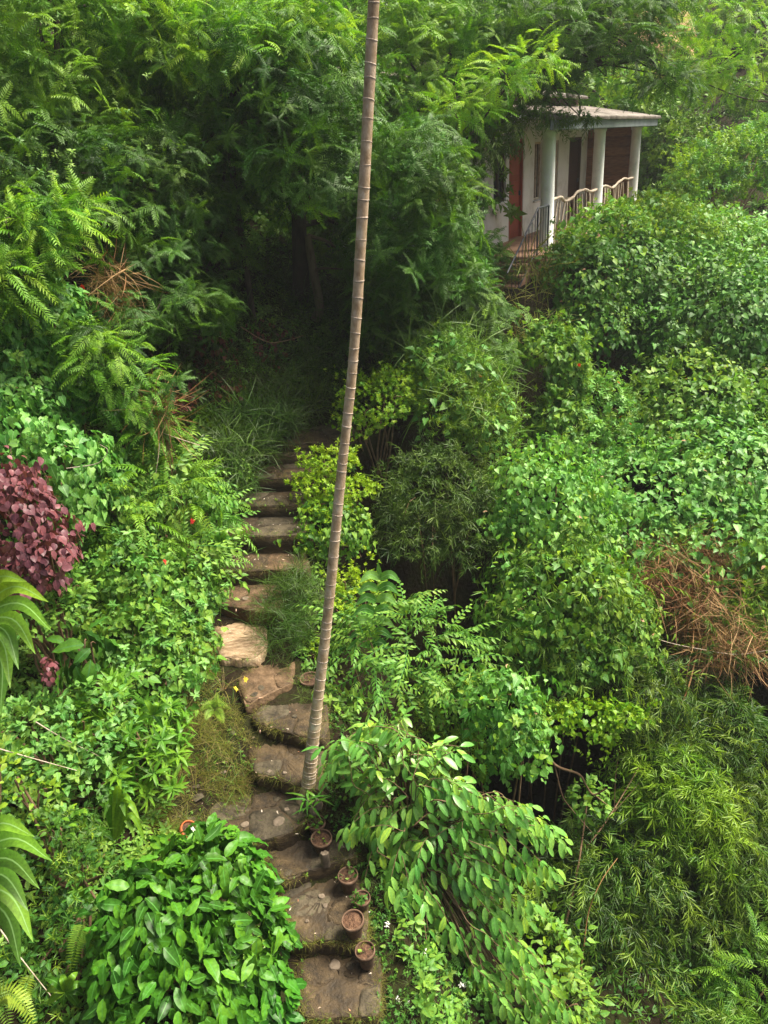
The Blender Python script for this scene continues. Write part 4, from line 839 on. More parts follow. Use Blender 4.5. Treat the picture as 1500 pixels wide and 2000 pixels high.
plant('bank_herbs', 'mixed weeds with small red flowers on the upper left bank by the dark steps', 'ground cover', [(370, 1010, 9.7, 70, 60, .5), (310, 950, 9.9, 80, 60, .6), (370, 1090, 9.0, 60, 50, .4), (240, 1010, 9.2, 80, 60, .6)], 'arch', .8, mat='heart', extra=[('plume', .6, 'mimosa'), ('heart', .35, 'heart')], under=-.2)
plant('heart_vine', 'light green heart vine climbing above the wine red shrub', 'vine', [(110, 900, 8.8, 100, 70, .6), (60, 840, 9.2, 70, 60, .6), (190, 930, 9.2, 60, 50, .5), (150, 980, 8.6, 60, 50, .5)], 'heart', 1.0, mat='heart_pale', size=1.2)
plant('heart_vine', 'vine curtain on the shrubs at the left edge below the feathery plumes', 'vine', [(60, 700, 10.2, 60, 80, .6), (110, 620, 10.6, 60, 70, .6), (30, 780, 9.6, 50, 60, .5), (150, 780, 10.2, 60, 60, .5)], 'heart', 1.0, mat='heart_pale', size=1.1, extra=[('rosette', .5, 'heart')])
plant('red_shrub', 'wine red leaved shrub at the left edge', 'shrub', [(40, 1020, 7.3, 85, 85, .5), (85, 1085, 7.0, 55, 50, .4), (15, 1120, 6.9, 60, 50, .4), (55, 1130, 6.9, 60, 40, .4), (20, 950, 7.7, 60, 40, .4)], 'red', 1.9, indiv=280, size=1.05)
plant('red_shrub', 'small wine red sprig under the palm fan at the left', 'shrub', [(98, 1310, 6.3, 16, 28, .12)], 'red', 1.5, size=.8, stem_r=.008)
plant('bank_herbs', 'shaded green weeds directly under the wine red shrub', 'ground cover', [(60, 1200, 6.9, 90, 45, .4), (120, 1160, 7.2, 50, 40, .3), (10, 1180, 6.7, 50, 40, .3)], 'ovate', 1.0, mat='heart', extra=[('rosette', .5, 'heart')])
plant('broad_leaf_plant', 'plant of long drooping ribbed leaves in the middle of the left bank', 'plant', [(160, 1265, 6.6, 45, 30, .3)], 'glossy', .9, mat='heart_dark', size=1.5, indiv=30, leafname='leaf')
plant('light_shrub', 'bright green shrub of pointed leaves left of the grassy slope', 'shrub', [(300, 1430, 6.3, 65, 55, .4), (290, 1500, 6.0, 70, 60, .4), (220, 1360, 6.5, 50, 40, .3), (210, 1440, 6.1, 60, 50, .4)], 'bright_rosette', 1.5, indiv=0)
plant('bank_herbs', 'leafy weeds with round leaves on thin stems at the lower left', 'ground cover', [(110, 1480, 5.7, 110, 60, .4), (60, 1560, 5.4, 80, 60, .4), (170, 1420, 6.0, 90, 60, .4), (60, 1420, 5.9, 70, 50, .4), (190, 1530, 5.7, 60, 50, .3)], 'ovate', .9, mat='heart_pale', extra=[('rosette', .5, 'heart')], under=-.2)
plant('round_leaf_shrub', 'thin stemmed shrub with small lime leaves at the lower left edge', 'shrub', [(50, 1560, 5.0, 60, 40, .2), (110, 1610, 4.9, 40, 30, .2), (20, 1510, 5.1, 40, 40, .2)], 'ovate', .45, mat='lime_mid', size=.75)
plant('bank_herbs', 'low dark undergrowth between the palm fans and the glossy shrub', 'ground cover', [(120, 1650, 4.9, 70, 70, .3), (170, 1730, 4.5, 60, 70, .3), (90, 1860, 4.1, 70, 60, .3), (150, 1960, 3.8, 90, 50, .3)], 'ovate', .8, mat='heart_dark', extra=[('narrow', .7, 'bamboo')], under=-.2, size=.8)

plant('bank_herbs', 'leafy weeds leaning over the left ends of the dark middle steps', 'ground cover', [(437, 1000, 9.9, 26, 40, .2), (425, 1090, 9.1, 20, 40, .2), (418, 1170, 8.4, 18, 40, .2), (470, 930, 10.8, 24, 30, .2)], 'ovate', .9, extra=[('grass', .5, 'grass_dark')], size=.8, stems=False)
plant('grass_clump', 'dark grass drooping over the highest steps from the left bank', 'grass', [(505, 880, 11.5, 32, 26, .2), (545, 830, 12.1, 40, 24, .2), (470, 950, 10.7, 20, 20, .2)], 'grass', 3.0, mat='grass_dark', size=.6, stems=False, part='blades')
def long_leaves(name, label, cat, specs, mat, width, leafname='leaf', nst=6, group=None, curl=.3, rise=0.):
    """specs: list of ((px,py,Y) base, (px,py,Y) mid, (px,py,Y) tip, width px)"""
    r0 = P(*specs[0][0]); root = empty(name, [r0[0], r0[1], gz(r0[0], r0[1])], label, cat, group); o = org(root)
    for i, (a, b, c, wpx) in enumerate(specs):
        pts = spline([P(*a), P(*b), P(*c)], 2 * nst + 1); W = wpx * mpp(pts[nst])
        d = nrm(np.gradient(pts, axis=0)); side = nrm(np.cross(d, E0 - pts)); side = nrm(side + [0, 0, .15]); nn = np.cross(side, d)
        V, rib, F = [], [], []
        for k, p in enumerate(pts):
            t = k / (2 * nst); h = W * .5 * (math.sin(math.pi * min(1, .12 + .5 * t / .45)) if t < .45 else max(0.02, 1 - ((t - .45) / .55) ** 1.8))
            V += [p - side[k] * h + nn[k] * h * .3, p, p + side[k] * h + nn[k] * h * .3]; rib += [1, 0, 1]
        for k in range(2 * nst):
            q = 3 * k; F += [(q, q + 1, q + 4, q + 3), (q + 1, q + 2, q + 5, q + 4)]
        mobj(leafname, rawmesh(leafname, np.array(V) - o, np.array(F), True, {'rib': rib, 'tint': [0] * len(V)}), LM[mat], root)
    return root
# palm fans at the left edge
r = random.Random(9); sp1 = []
for i in range(9):
    a = -.8 + i * .3; L = 128 + 26 * math.sin(i * 1.1)
    ax, ay = -62 + i * 3, 1200 + i * 5
    sp1.append(((ax, ay, 4.6), (ax + L * .62 * math.cos(a), ay + L * .62 * math.sin(a) - 14, 4.55), (ax + L * 1.05 * math.cos(a + .25), ay + L * 1.05 * math.sin(a + .25) + 6 + i * 4, 4.3), 30))
long_leaves('fan_palm', 'pale green palm fan reaching in at the left edge below the wine red shrub', 'palm', sp1, 'palm', 20, 'leaflet', group='young palms at the left edge')
sp2 = []
for i in range(10):
    a = -.6 + i * .25; L = 172 + 22 * math.sin(i * 1.7)
    ax, ay = -92 + i * 2, 1690 + i * 9
    sp2.append(((ax, ay, 3.75), (ax + L * .6 * math.cos(a), ay + L * .6 * math.sin(a) - 22, 3.8), (ax + L * math.cos(a + .22), ay + L * math.sin(a + .22) + 8, 3.6), 34))
long_leaves('fan_palm', 'large dark green palm fan at the left edge near the bottom', 'palm', sp2, 'palm', 24, 'leaflet', group='young palms at the left edge')
sp3 = [((225, 1640, 5.15), (225 + dx * .5, 1600 + dy, 5.2), (225 + dx, 1560 + dy2, 5.1), w_) for dx, dy, dy2, w_ in
       [(-32, -20, 10, 13), (-12, -45, -10, 15), (8, -50, -25, 16), (30, -40, 5, 16), (48, -30, 40, 15), (62, -8, 90, 13), (-70, 20, 95, 13), (-45, 30, 120, 12), (-75, 40, 135, 10), (20, -30, 35, 14), (38, 0, 75, 12), (-22, -30, 35, 13)]]
long_leaves('spear_plant', 'clump of upright sword shaped leaves above the glossy shrub', 'plant', sp3, 'spear', 15)
for (cx, cy, yy, n, L, lab) in [(128, 1935, 3.7, 9, 52, 'whorl of pointed light leaves at the bottom left beside the glossy shrub'), (160, 1752, 4.35, 6, 34, 'small four pointed sprout beside the upper left of the glossy shrub'), (455, 1640, 5.05, 5, 0, ''),
                                (300, 1395, 6.0, 8, 40, 'bright star of pointed leaves crowning the light shrub'), (430, 1060, 8.95, 9, 36, 'whorled green leaves leaning over the dark steps'), (675, 1335, 7.2, 0, 0, '')]:
    if not L: continue
    sq = []
    for i in range(n):
        a = i * 6.283 / n + .3; q = .75 + .25 * (i % 2)
        sq.append(((cx, cy, yy), (cx + L * .5 * q * math.cos(a), cy + L * .42 * q * math.sin(a) - 5, yy - .02), (cx + L * q * math.cos(a), cy + L * .8 * q * math.sin(a), yy - .04 * math.sin(a)), L * .28))
    long_leaves('leaf_whorl', lab, 'plant', sq, 'spear' if cy < 1900 else 'spear', 12)
long_leaves('leaf_spike', 'upright spike of paired grey green ribbed leaves right of the trunk', 'plant',
            [((742 - i * 3.5, 1130 + i * 22, 8.2), (742 - i * 3.5 + s * 20, 1122 + i * 22, 8.15), (742 - i * 3.5 + s * (40 + (i > 2) * 4), 1138 + i * 22, 8.1), 17) for i in range(7) for s in (-1, 1)] + [((742, 1130, 8.2), (740, 1115, 8.2), (738, 1098, 8.2), 10)], 'heart_pale', 15)
long_leaves('cast_leaf', 'single pale fallen leaf lying on top of the glossy shrub', 'leaf', [((400, 1642, 4.62), (420, 1625, 4.66), (434, 1606, 4.7), 15)], 'heart_pale', 14)
# ferns
def fern(label, specs, mat='fern', size=1.):
    r0 = P(*specs[0][0]); root = empty('fern', [r0[0], r0[1], gz(r0[0], r0[1])], label, 'fern', 'ferns at the lower left'); o = org(root)
    for a, b, c, wpx in specs:
        n = 22; pts = spline([P(*a), P(*b), P(*c)], n); d = nrm(np.gradient(pts, axis=0)); side = nrm(np.cross(d, E0 - pts)); W = wpx * mpp(pts[n // 2])
        nn = np.cross(side, d); PS_, BS_, SS_ = [], [], []
        for k in range(2, n):
            t = k / n; h = W * math.sin(math.pi * min(1, .18 + .82 * t) ** .8) ** .7 * .5 + .004
            for s in (-1, 1): PS_.append(pts[k]); BS_.append(basis(side[k] * s + d[k] * .35, nn[k] + [0, 0, .3])); SS_.append(h)
        t_ = kite(1., .26, .15, .2, .3); V, F, R, T = merge([t_], np.zeros(len(PS_), int), np.array(BS_), np.array(PS_), np.array(SS_), np.random.RandomState(3).rand(len(PS_)) * .3)
        v2, f2 = tube_arr(pts, taper(.004, .0015, n), 4)
        F = np.concatenate([F, np.concatenate([f2[:, :3], f2[:, [0, 2, 3]]]) + len(V)]); V = np.concatenate([V, v2]); R = np.concatenate([R, np.zeros(len(v2))]); T = np.concatenate([T, np.zeros(len(v2))])
        mobj('frond', rawmesh('frond', V - o, F, False, {'rib': R, 'tint': T}), LM[mat], root)
fern('two curved fern fronds overlapping the left side of the glossy shrub', [((165, 1800, 4.1), (150, 1840, 4.0), (138, 1900, 3.9), 42), ((165, 1835, 4.0), (200, 1850, 3.95), (250, 1885, 3.85), 40)])
fern('pale fern fronds in the bottom left corner', [((-20, 1960, 3.5), (20, 1940, 3.45), (66, 1985, 3.35), 52), ((-30, 1900, 3.6), (0, 1950, 3.5), (20, 2010, 3.3), 44), ((60, 1900, 3.7), (45, 1950, 3.6), (70, 2010, 3.4), 36)])
fern('small fern tuft on the grassy slope left of the steps', [((420, 1385, 6.75), (425, 1372, 6.75), (450, 1385, 6.7), 20), ((420, 1385, 6.75), (408, 1375, 6.75), (392, 1388, 6.7), 20), ((420, 1385, 6.75), (430, 1395, 6.7), (436, 1412, 6.6), 20), ((420, 1385, 6.75), (408, 1392, 6.7), (402, 1406, 6.6), 18), ((420, 1385, 6.75), (422, 1370, 6.8), (424, 1352, 6.85), 16)])
fern('bright fern fronds spreading over the left bank by the red flowers', [((345, 1020, 9.2), (375, 1000, 9.2), (420, 1040, 8.9), 34), ((300, 990, 9.3), (270, 1000, 9.2), (240, 1030, 9.0), 34), ((330, 1010, 9.2), (350, 1040, 9.), (390, 1080, 8.8), 30), ((330, 960, 9.5), (360, 950, 9.5), (400, 985, 9.2), 28)])
# stems at lower left
for pts_, lab in [([(0, 1815, 4.0), (40, 1870, 3.9), (108, 1956, 3.7)], 'bare pale stem slanting down through the bottom left corner'), ([(-10, 1460, 5.2), (60, 1480, 5.2), (150, 1505, 5.2)], 'thin straight stem above the lime leaved shrub'), ([(70, 1410, 5.6), (120, 1440, 5.6), (200, 1480, 5.6)], 'thin slanting stem in the light weeds of the lower left'),
                  ([(312, 865, 9.6), (308, 900, 9.5), (300, 950, 9.4)], 'short straight dry stalk standing in the upper left weeds'), ([(390, 870, 9.6), (330, 850, 9.7), (280, 830, 9.8)], 'dry stalk lying across the upper left weeds'), ([(130, 915, 8.2), (190, 905, 8.1), (210, 880, 8.1), (195, 868, 8.1)], 'hooked yellow tendril over the light heart vine')]:
    branch_thing('bare_branch', lab, 'branch', pts_, .006, .003, 'rail_wood')
# dark understorey behind the steps
DK = 'red leaved bushes in the shade left of the path'
plant('red_leaf_bush', 'dark red bush under the trees beside the grassy bank', 'shrub', [(510, 700, 14.2, 70, 60, .6), (560, 660, 14.6, 30, 35, .3), (550, 740, 13.8, 25, 35, .3)], 'red', 1.0, mat='red_dark', size=1.1, group=DK)
plant('red_leaf_bush', 'brownish red bush between dark sword leaves', 'shrub', [(445, 770, 12.8, 45, 35, .4), (400, 700, 13.3, 60, 50, .5)], 'red', .9, mat='red_dark', size=1.1, group=DK)
plant('red_leaf_bush', 'small rusty red bush left above the path edge', 'shrub', [(360, 815, 11.8, 25, 30, .3), (365, 770, 12.2, 20, 25, .3)], 'red', 1.3, mat='red_dark', size=1.1, group=DK)
plant('grass_bank', 'long arching dark grass covering the bank under the trees', 'grass', [(620, 730, 14.0, 50, 70, .5), (560, 790, 12.9, 70, 50, .5), (480, 850, 11.9, 70, 55, .5), (600, 620, 15.5, 70, 60, .5), (520, 600, 15.4, 70, 60, .6), (440, 920, 11.0, 55, 50, .4), (660, 650, 15.2, 40, 60, .5)], 'grass', 1.8, mat='grass_dark', stems=False, part='blades', size=.85, extra=[('grass', .2, 'grass')])
plant('sword_leaf_bank', 'dark strap leaved plants in deep shade at the bank foot', 'plant', [(380, 860, 11.3, 60, 50, .4), (330, 760, 12.1, 50, 50, .4), (440, 850, 11.9, 50, 30, .4), (300, 700, 12.6, 60, 50, .5)], 'bright_rosette', 1., mat='grass_dark', size=1.3)

# ------------------------------------------------------------------ trees
def tree(label, trunk, blobs, sp, dens, tr=(.12, .05), mat=None, bark='bark', size=1., group='trees on the hillside', extra=(), limbs=2, name='feathery_tree', thick=.6, **kw):
    SEED[0] += 1; rng = np.random.RandomState(SEED[0])
    if sp in ('mimosa', 'plume'): size *= .78; dens *= 1.05
    pts = [P(*q) for q in trunk]; b = pts[0].copy(); b[2] = gz(b[0], b[1]) - .1
    root = empty(name, b, label, 'tree', group)
    if len(pts) > 1 and abs(pts[0][2] - b[2]) < .6: pts[0] = b
    else: pts = [b] + pts
    n = 6 * len(pts); tubes('trunk', [(spline(pts, n), taper(tr[0], tr[1], n))], M[bark], root, 10)
    cs = None; lst = []
    for sp_, de, mt in [(sp, dens, mat)] + list(extra):
        S = SP[sp_]; ps, ns, cs = blob_pts(blobs, S['d'] * de / size ** 1.5, rng, thick, .25, -.75, SEED[0])
        scatter(root, S['t'], LM[mt or S['m']], ps, orient(S['o'], ns, rng), rng.uniform(*S['s'], len(ps)) * size, rng, 0, rest='crown')
    for c, r in cs:
        for k in range(limbs):
            a = pts[-1] if k % 2 == 0 or len(pts) < 3 else pts[-2]; q = c + rng.uniform(-.5, .5, 3) * r
            lst.append((spline([a, (a + q) / 2 + rng.uniform(-.3, .3, 3), q], 10), taper(tr[1] * .6, .01, 10)))
    tubes('limb', lst, M[bark], root, 6)
    return root
T = 'mimosa'
tree('dark two stemmed tree standing on the grassy bank above the path', [(590, 645, 15.4), (588, 560, 15.1), (584, 440, 14.9), (580, 330, 14.8)], [(620, 330, 14.6, 110, 90, 2.2), (600, 200, 14.8, 140, 90, 2.6), (700, 430, 14.8, 50, 70, 1.2), (500, 280, 14.8, 90, 60, 1.8)], T, 1.0, (.2, .11), extra=[('rosette', .35, 'heart_dark')])
tr2 = tree('lighter barked stem leaning beside the dark two stemmed tree', [(616, 655, 15.0), (624, 600, 14.9), (614, 540, 14.9), (600, 460, 14.9)], [(690, 520, 15.1, 30, 40, .5)], T, 1.0, (.1, .08), bark='bark_pale')
tree('tall feathery tree filling the top left corner', [(105, 420, 12.8), (106, 300, 12.9), (110, 150, 13.1), (112, 20, 13.3)], [(100, 80, 13.5, 130, 110, 1.5), (60, 230, 13.0, 110, 80, 1.2), (230, 40, 14, 120, 90, 1.4), (30, -40, 13.6, 120, 80, 1.4), (180, 200, 13.4, 110, 80, 1.2)], T, 1.0, (.07, .04), mat='mimosa', extra=[('rosette', .3, 'heart')], size=.9)
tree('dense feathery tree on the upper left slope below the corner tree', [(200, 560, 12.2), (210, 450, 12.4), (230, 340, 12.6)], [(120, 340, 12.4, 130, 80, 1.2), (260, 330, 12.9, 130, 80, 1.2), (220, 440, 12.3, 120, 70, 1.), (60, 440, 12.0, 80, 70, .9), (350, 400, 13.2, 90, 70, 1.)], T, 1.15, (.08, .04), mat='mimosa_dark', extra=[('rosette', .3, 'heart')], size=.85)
tree('dark spreading tree with sloping limbs left of the two stemmed tree', [(420, 560, 14.8), (410, 430, 14.8), (385, 310, 14.8), (440, 255, 14.7), (520, 233, 14.6)], [(400, 230, 15.2, 120, 70, 1.2), (330, 180, 15., 110, 80, 1.2), (465, 370, 14.8, 60, 55, .9), (410, 480, 14.2, 70, 65, 1.), (360, 560, 13.6, 80, 60, .9)], T, .9, (.12, .07), extra=[('rosette', .3, 'heart_dark')], size=.9)
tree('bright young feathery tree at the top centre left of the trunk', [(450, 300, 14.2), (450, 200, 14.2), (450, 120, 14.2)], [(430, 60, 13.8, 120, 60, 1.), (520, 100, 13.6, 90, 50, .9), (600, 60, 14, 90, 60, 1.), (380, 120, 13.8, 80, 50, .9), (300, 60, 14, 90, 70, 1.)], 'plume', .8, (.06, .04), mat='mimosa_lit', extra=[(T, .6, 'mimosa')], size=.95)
tree('feathery saplings hanging over the shaded bank on the left', [(330, 700, 12.2), (330, 620, 12.2), (320, 540, 12.3)], [(340, 590, 12.2, 100, 60, .9), (250, 620, 11.6, 80, 60, .8), (400, 620, 12.5, 60, 50, .7), (300, 500, 12.4, 100, 50, .9)], T, 1.2, (.04, .02), mat='mimosa_dark', size=.85)
tree('feathery crown of fronds like a fern head at the left edge', [(62, 640, 10.4), (58, 520, 10.4), (60, 450, 10.3)], [(95, 420, 10.2, 75, 30, .5), (50, 480, 10., 70, 50, .5), (20, 560, 9.8, 60, 50, .5)], 'plume', 1.3, (.03, .02), mat='mimosa_lit', size=.95, extra=[(T, .7, 'mimosa')], limbs=3)
tree('feathery sapling above the light heart vine', [(230, 820, 9.8), (220, 760, 9.8), (210, 720, 9.8)], [(200, 700, 9.7, 65, 35, .4), (250, 760, 9.8, 60, 60, .4), (170, 660, 9.9, 50, 30, .4), (280, 830, 9.9, 50, 50, .4)], 'plume', 1.0, (.025, .015), mat='mimosa', size=.75, extra=[(T, .8, 'mimosa_dark')])
tree('leafy dark tree just right of the trunk halfway up', [(840, 620, 15.4), (850, 480, 15.4), (850, 350, 15.4)], [(810, 330, 12.8, 90, 85, 1.3), (855, 420, 13.0, 75, 75, 1.1), (800, 480, 13.0, 80, 65, 1.1), (870, 535, 13.8, 75, 55, 1.), (780, 570, 13.8, 65, 55, .9), (925, 500, 15.2, 32, 40, .5), (968, 515, 15.8, 30, 30, .4), (925, 390, 15.2, 30, 50, .4), (930, 570, 15.0, 40, 40, .6)], T, 1.15, (.12, .06), mat='mimosa_dark', extra=[('rosette', .5, 'heart_dark')], size=.9)
tree('tree behind the trunk at the top middle of the slope', [(880, 400, 17), (880, 250, 17), (880, 120, 17)], [(850, 150, 17, 140, 100, 1.6), (800, 240, 16.6, 100, 70, 1.2), (930, 90, 17.2, 110, 80, 1.4), (790, 50, 17.4, 110, 80, 1.4), (920, 230, 16.4, 60, 45, .8)], T, 1.0, (.12, .06), mat='mimosa', size=.95, extra=[('rosette', .4, 'heart')])
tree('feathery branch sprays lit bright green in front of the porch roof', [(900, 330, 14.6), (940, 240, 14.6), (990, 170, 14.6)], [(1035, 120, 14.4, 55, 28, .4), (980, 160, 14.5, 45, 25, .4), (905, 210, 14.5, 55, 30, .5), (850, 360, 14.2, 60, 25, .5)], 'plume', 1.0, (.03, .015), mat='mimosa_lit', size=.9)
tree('overhanging dark branch crossing above the porch roof', [(850, 560, 15.0), (862, 300, 15.6), (930, 80, 16.4), (1060, 110, 16.4), (1180, 125, 16.2), (1270, 110, 16.1)], [(1090, 60, 16.4, 110, 50, .9), (1200, 90, 16.2, 110, 45, .8), (1300, 165, 16, 60, 22, .5), (1085, 160, 16.3, 45, 45, .4), (1010, 30, 16.6, 90, 50, .9), (1230, 20, 16.6, 120, 40, .9)], 'feather', .8, (.1, .03), mat='mimosa_dark', extra=[(T, .5, 'mimosa_dark')], size=.9, limbs=3)
tree('tree with leafy twigs hanging down over the porch eave', [(872, 540, 15.2), (884, 250, 16.0), (960, 90, 16.6), (1060, 130, 16.6), (1070, 170, 16.5)], [(1035, 205, 16.1, 55, 24, .3), (985, 262, 16.0, 28, 48, .3), (945, 300, 15.8, 20, 40, .3), (1110, 232, 16.4, 60, 10, .2)], 'bamboo', .6, (.05, .02), mat='grass', extra=[('rosette', .3, 'heart_dark')], size=.9)
tree('light feathery tree in the top right corner', [(1530, 350, 21), (1525, 200, 20), (1500, 60, 19)], [(1420, 40, 19, 110, 70, 1.4), (1350, 130, 19.5, 90, 40, 1.), (1470, 140, 19, 60, 50, 1.1), (1360, 160, 19.5, 40, 14, .6)], 'feather', .5, (.08, .04), mat='mimosa_lit', size=1.2)
FB = 'broad crowned trees behind the house'
tree('light green tree directly behind the porch roof', [(1180, 300, 29), (1180, 200, 29)], [(1170, 175, 28.5, 110, 50, 2.), (1230, 230, 28, 70, 60, 1.8), (1110, 140, 28.5, 70, 50, 1.6), (1270, 300, 27.5, 50, 60, 1.4)], 'far', 1.6, (.15, .08), mat='lime_mid', group=FB, name='broad_tree')
tree('green tree beyond the right end of the porch', [(1320, 360, 28), (1320, 270, 28)], [(1310, 280, 27.5, 70, 70, 1.8), (1360, 330, 26, 60, 40, 1.4), (1290, 380, 26.5, 50, 50, 1.4), (1470, 200, 27.5, 50, 40, 1.4)], 'far_small', 1.7, (.15, .08), mat='woods', group=FB, name='broad_tree')
for i, (x, y, Y, lab) in enumerate([(1000, 40, 34, 'far tree above the porch roof, left of the bare earth bank'), (700, 60, 26, 'far tree behind the top of the ringed trunk'), (560, -10, 26, 'far tree at the top edge left of the ringed trunk'), (250, 150, 20, 'tree higher on the slope behind the top left trees'),
                                   (1180, 30, 36, 'far tree at the top edge above the overhanging branch'), (730, 330, 20, 'tree on the slope close behind the ringed trunk'), (400, 330, 18.5, 'shaded tree deep between the left hand trees'), (1480, 60, 34, 'far tree at the top right edge')]):
    k = 30 / Y
    tree(lab, [(x, y + 170 * k, Y), (x, y + 60 * k, Y)], [(x, y, Y, 120 * k, 90 * k, 2.2), (x - 80 * k, y + 50 * k, Y, 80 * k, 70 * k, 2), (x + 80 * k, y + 40 * k, Y, 80 * k, 70 * k, 2)], 'far' if i % 2 else 'far_small', 1.3, (.16, .09), mat='woods' if i % 3 else 'mimosa', group='trees further up the hillside', name='broad_tree')
# bare earth bank on the hillside beyond the house
eb = []
for (x, y, Yv, rx_, ry_) in [(1290, 90, 31, 75, 60), (1420, 250, 30, 70, 50), (1240, 110, 32, 40, 50)]:
    c = P(x, y, Yv); m_ = mpp(c); nn_ = 22; g = np.linspace(-1, 1, nn_); A, B_ = np.meshgrid(g, g)
    rr_ = np.hypot(A, B_) ; V = np.stack([c[0] + A * rx_ * m_ * 1.1, c[1] + .6 * np.maximum(0, rr_ ** 2) + .35 * fnoise(A * 3, B_ * 3, x) + B_ * ry_ * m_ * .5, c[2] + B_ * ry_ * m_ * 1.1], -1).reshape(-1, 3)
    i_ = (np.arange(nn_ - 1)[:, None] * nn_ + np.arange(nn_ - 1)[None]).ravel(); eb.append((V, np.stack([i_, i_ + 1, i_ + nn_ + 1, i_ + nn_], -1)))
V = np.concatenate([e[0] for e in eb]); F = np.concatenate([e[1] + k * len(eb[0][0]) for k, e in enumerate(eb)])
o = mobj('earth_bank', rawmesh('earth_bank', V, F, True), M['red_earth']); tag(o, kind='structure')

# ------------------------------------------------------------------ dead twigs, limbs, flowers
plant('dead_twigs', 'hanging bundle of brown dead twigs under the left hand trees', 'dead plants', [(215, 545, 11.3, 40, 30, .2), (225, 600, 11.2, 14, 60, .1)], 'straw', .5, part='dead_stems', stem_r=.01)
plant('dead_twigs', 'drooping rusty dead frond beside the feathery sapling', 'dead plants', [(305, 790, 9.9, 22, 35, .12), (320, 820, 9.8, 12, 28, .1)], 'straw', .5, part='dead_stems', stem_r=.008)
branch_thing('bare_branch', 'curved bare branch sweeping across the dark red bush', 'branch', [(470, 638, 13.2), (505, 660, 13.2), (530, 669, 13.1), (565, 664, 13.1), (592, 655, 13.1)], .009, .005, 'twig')
branch_thing('bare_branch', 'long sloping dark limb crossing high on the left', 'branch', [(370, 320, 13.9), (410, 268, 13.9), (470, 240, 13.8), (530, 228, 13.8), (570, 232, 13.8)], .035, .018, 'bark')
def flowers(label, spots, mat, name='red_flower', cat='flower', r=.05):
    c0 = P(*spots[0])
    for i, s in enumerate(spots):
        p = P(*s); o = bpy.data.objects.new(name, fl_mesh(mat, r)); COL.objects.link(o); o.location = p.tolist(); o.rotation_euler = (.9 + .3 * math.sin(i), 0, i * 1.3)
        tag(o, label[i], cat, 'flowers on the weeds')
_fl = {}
def fl_mesh(mat, r):
    if (mat, r) not in _fl:
        t = rosette(np.random.RandomState(4), [leaf(r, r * .8, droop=.2)], 6, up=.3, spread=.2, stem=.01); me = rawmesh('flower', t.V, t.F, False, {'rib': np.ones(len(t.V)), 'tint': t.tint}); me.materials.append(M[mat]); _fl[(mat, r)] = me
    return _fl[(mat, r)]
flowers(['red flower nearest the dark steps on the left bank', 'single red flower lower down the left bank', 'orange red flower at the top of the pale shrub', 'red flower in the pale shrub left of the hummock', 'small red flower just right of the other in the pale shrub', 'red flower among the weeds right of the golden hedge', 'orange flower between pale shrub and vine dome', 'small orange red flower below the hanging dead twigs'],
        [(376, 1019, 9.0), (322, 1098, 8.3), (1131, 714, 13.0), (1213, 815, 12.8), (1232, 828, 12.8), (938, 735, 12.2), (1208, 748, 13.0), (161, 562, 10.3)], 'red_flower', r=.05)
flowers(['two toned yellow fallen leaf cluster beside the sunlit step', 'smaller yellow fallen leaf near the path edge'], [(480, 1328, 7.3), (460, 1346, 7.15)], 'yellow_leaf', 'yellow_leaf', 'leaf', r=.045)
flowers(['white flower in the weeds at the centre right', 'tiny white flower on top of the glossy shrub'], [(907, 888, 11.6), (376, 1620, 4.75)], 'white_flower', 'white_flower', 'flower', r=.03)

# plants in and beside the pots
def potplant(i, label, sp, n, s, mat, up=0.):
    root_, c, R = POTS[i]; rng = np.random.RandomState(60 + i); root = empty('potted_sprout', c, label, 'plant', 'small plants growing in the pots')
    N = nrm(rng.normal(size=(n, 3)) * [1, 1, .3] + [0, 0, .5 + up]); ps = c + rng.uniform(-.3, .3, (n, 3)) * [R, R, 0] + N * rng.uniform(.02, .1, (n, 1)) * [1, 1, 1]
    S = SP[sp]; scatter(root, S['t'], LM[mat], ps, orient('spray' if S['o'] == 'spray' else 'out', N, rng), np.full(n, s), rng, indiv=n if S['o'] != 'spray' else 0)
    tubes('stem', [([c - [0, 0, .02], q], .004) for q in ps], M['stem'], root, 5)
potplant(0, 'wispy weed in the clay pot highest up the path', 'narrow', 3, .5, 'turf')
potplant(1, 'bright round leaved seedling behind the pale rimmed pot', 'ovate', 14, .7, 'lime_mid', .6)
potplant(2, 'tiny pale sprout in the pale rimmed pot', 'ovate', 4, .35, 'lime_mid')
potplant(3, 'green sprout filling the pot below the pale rimmed pot', 'ovate', 9, .6, 'heart')
potplant(4, 'trailing dark leaves over the weathered pot', 'tiny', 12, 1., 'heart_dark')
potplant(6, 'yellow green seedling in the lowest pot', 'ovate', 5, .5, 'lime_mid')
# swollen bulbs by the trunk
bb = onz(604, 1584, Z['D']); bb[2] = Z['D']; bl = empty('bulb_plant', bb, 'swollen pale bulbs sprouting short leaves at the foot of the ringed trunk', 'plant')
for dx, dy, r_, h in [(0, 0, .05, .17), (.1, .03, .06, .15), (.05, -.06, .05, .12), (-.03, .08, .04, .13)]:
    v, f = lathe([(.001, 0), (r_ * .8, .01), (r_, h * .3), (r_ * .8, h * .65), (r_ * .35, h * .9), (.001, h)], 14); mobj('bulb', rawmesh('bulb', v + [dx, dy, 0], f, True), M['pebble'], bl)
    lt = leaf(.2, .03, droop=.8, st=((.3, 1), (.7, .7)))
    for k in range(4):
        B = rz(k * 1.6 + dx * 9) @ rx(.8); mobj('leaf', rawmesh('leaf', lt.V @ B.T + [dx, dy, h - .01], lt.F, True, {'rib': lt.rib, 'tint': lt.tint}), LM['spear'], bl)
